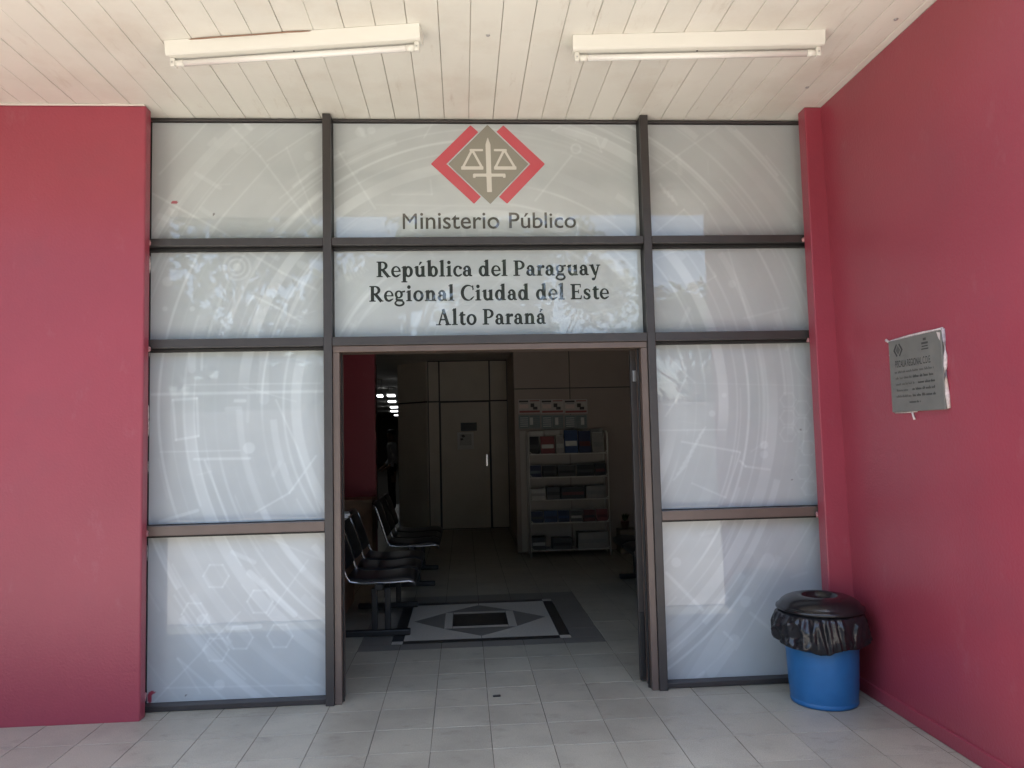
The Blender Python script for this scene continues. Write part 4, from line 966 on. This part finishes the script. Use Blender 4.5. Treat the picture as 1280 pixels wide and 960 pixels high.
# ------------------------------------------------------------------ person standing in the hall
def person(loc, rz):
    t = empty('person', loc, rz); tag(t, 'person in pale shirt and dark trousers standing in the dark hall', 'person')
    me = bpy.data.meshes.new('body'); bm = bmesh.new(); V = {}
    J = dict(pel=(0, 0, .95, .135, .10), wai=(0, .01, 1.10, .135, .095), che=(0, .0, 1.28, .155, .11), nec0=(0, .01, 1.42, .09, .075), nec=(0, -.01, 1.48, .052, .052), hea=(0, -.02, 1.57, .075, .09), hto=(0, -.015, 1.66, .065, .078))
    for s, k in ((1, 'l'), (-1, 'r')):
        J.update({k+'hip': (.09*s, 0, .90, .085, .085), k+'kne': (.10*s, -.01, .50, .058, .06), k+'ank': (.10*s, .02, .09, .04, .042), k+'toe': (.11*s, -.14, .035, .035, .03),
                  k+'sho': (.18*s, .0, 1.38, .06, .06), k+'elb': (.23*s, .04, 1.10, .043, .043), k+'wri': (.20*s, -.13, .93, .03, .03), k+'han': (.18*s, -.19, .90, .038, .022)})
        for f in range(4): J[k+'f%d' % f] = ((.155+.016*f)*s, -.245-.006*(1.5-abs(f-1.5)), .875, .0085, .0085)
        for f in range(4): J[k+'g%d' % f] = ((.155+.016*f)*s, -.268-.006*(1.5-abs(f-1.5)), .845, .0075, .0075)
        J[k+'th'] = (.135*s, -.20, .895, .011, .011); J[k+'t2'] = (.125*s, -.235, .88, .009, .009)
    for k, (x, y, z, a, b) in J.items(): V[k] = bm.verts.new((x, y, z))
    E = [('pel', 'wai'), ('wai', 'che'), ('che', 'nec0'), ('nec0', 'nec'), ('nec', 'hea'), ('hea', 'hto')]
    for k in 'lr':
        E += [('pel', k+'hip'), (k+'hip', k+'kne'), (k+'kne', k+'ank'), (k+'ank', k+'toe'), ('nec0', k+'sho'), (k+'sho', k+'elb'), (k+'elb', k+'wri'), (k+'wri', k+'han'), (k+'han', k+'th'), (k+'th', k+'t2')]
        for f in range(4): E += [(k+'han', k+'f%d' % f), (k+'f%d' % f, k+'g%d' % f)]
    for a, b in E: bm.edges.new((V[a], V[b]))
    bm.to_mesh(me); bm.free(); o = link('body', me, [M['skin'], M['shirt'], M['trouser']], t)
    md = o.modifiers.new('skin', 'SKIN'); md.use_smooth_shade = True
    for i, k in enumerate(J): me.skin_vertices[0].data[i].radius = J[k][3:5]; me.skin_vertices[0].data[i].use_root = (k == 'pel')
    o.modifiers.new('sub', 'SUBSURF').levels = 1; o.modifiers['sub'].render_levels = 1
    dg_ = bpy.context.evaluated_depsgraph_get(); m2 = bpy.data.meshes.new_from_object(o.evaluated_get(dg_)); o.modifiers.clear(); o.data = m2
    if len(m2.materials) < 3:
        m2.materials.clear(); [m2.materials.append(M[q]) for q in ('skin', 'shirt', 'trouser')]
    for p in m2.polygons:
        c = p.center; p.material_index = 2 if c.z < .97 and abs(c.x) < .15 and c.y > -.155 else (1 if .95 < c.z < 1.45 and not (c.y < -.08 and c.z < 1.0) else 0)
        if c.z < .09: p.material_index = 2
    mb = MB(); bmesh.ops.create_icosphere(mb.bm, subdivisions=3, radius=1)
    for v in mb.bm.verts: v.co = Vector((v.co.x*.088, v.co.y*.102-.008, 1.62+max(v.co.z, -.35 if v.co.y > 0 else .25)*.098))
    mb.build('hair', M['hair'], t)
    mb = MB(); mb.quad((-.012, -.105, 1.585), (.012, -.105, 1.585), (.0, -.125, 1.582), (0, -.108, 1.615)); mb.build('nose', M['skin'], t)
    return t
pp = at(490.5, 640, z=0); person((float(pp[0]), float(pp[1]), 0), R(-70))

# ------------------------------------------------------------------ trees across the yard (they show in the glass)
def tree(x, y, h, rx, label, seed, base=.02, n=6500):
    r_ = random.Random(seed); g_ = np.random.default_rng(seed)
    t = empty('tree', (x, y, -.12)); tag(t, label, 'tree', 'trees across the yard')
    mb = MB(); mb.tube([(0, 0, 0), (.05, .02, h*.2), (-.03, .06, h*.45), (.06, 0, h*.75)], [.20, .16, .12, .05], 9)
    cl = []
    for k in range(22):
        a = r_.uniform(0, 6.28); d = rx*math.sqrt(r_.uniform(.05, 1)); z = h*r_.uniform(base+.12, .93)
        sh = math.sqrt(max(.35, 1-((z/h-.55)/.45)**2)); c = (math.cos(a)*d*sh, math.sin(a)*d*sh, z); cl.append((c, rx*r_.uniform(.26, .46)))
        z0 = h*r_.uniform(.22, .5); mb.tube([(0, 0, z0), (c[0]*.5, c[1]*.5, (z0+z)/2), c], [.06, .04, .015], 5)
    mb.build('trunk', M['bark'], t)
    per = n//len(cl); P = []
    for c, rr_ in cl:
        d = g_.normal(size=(per, 3)); d /= np.linalg.norm(d, axis=1)[:, None]; P.append(np.array(c)+d*(rr_*g_.uniform(.25, 1.1, per)**.6)[:, None]*np.array((1, 1, .75)))
    P = np.concatenate(P); k = len(P)
    a = g_.normal(size=(k, 3)); a /= np.linalg.norm(a, axis=1)[:, None]; b = np.cross(a, g_.normal(size=(k, 3))); b /= np.linalg.norm(b, axis=1)[:, None]
    s = g_.uniform(.10, .24, k)[:, None]
    co = np.stack([P-a*s, P+b*s*.5, P+a*s, P-b*s*.5], 1).reshape(-1, 3)
    me = bpy.data.meshes.new('crown'); me.from_pydata(co.tolist(), [], np.arange(4*k).reshape(-1, 4).tolist()); me.update()
    link('crown', me, M['leaf'], t)
yw = empty('reflection_wall', (3, -12.4, -.12)); tag(yw, 'plain pale wall added across the yard to calm reflections in the panes', 'wall')
MB().box(-30, 34, -12.5, -12.3, -.119, 2.1, .01).build('wall_body', mat('reflection_wall_plaster', (.46, .42, .36), .8, var=.12, vscale=.7, dirt=(.28, .25, .21), dscale=.8, dlo=.5, dhi=.8), yw, True)  # unseen wall, added so the panes reflect an even tone
MB().box(-30, 34, -12.54, -12.26, 2.101, 2.18, .01).build('coping', M['roof'], yw, True)
tree(-9.5, -17, 8.5, 3.6, 'broad green tree farthest left across the yard', 1)
tree(-4.5, -17, 9.5, 3.8, 'tall green tree across the yard left of the doorway', 2)
tree(.3, -17, 8.2, 3.2, 'green tree straight across the yard from the left panes', 3)
tree(4.2, -21, 9.0, 3.4, 'green tree across the yard facing the sign panes', 4)
tree(10.2, -22, 6.6, 3.8, 'low spreading tree across the yard on the right', 5)
tree(16.5, -21, 7.5, 4.0, 'green tree farthest right across the yard', 6)
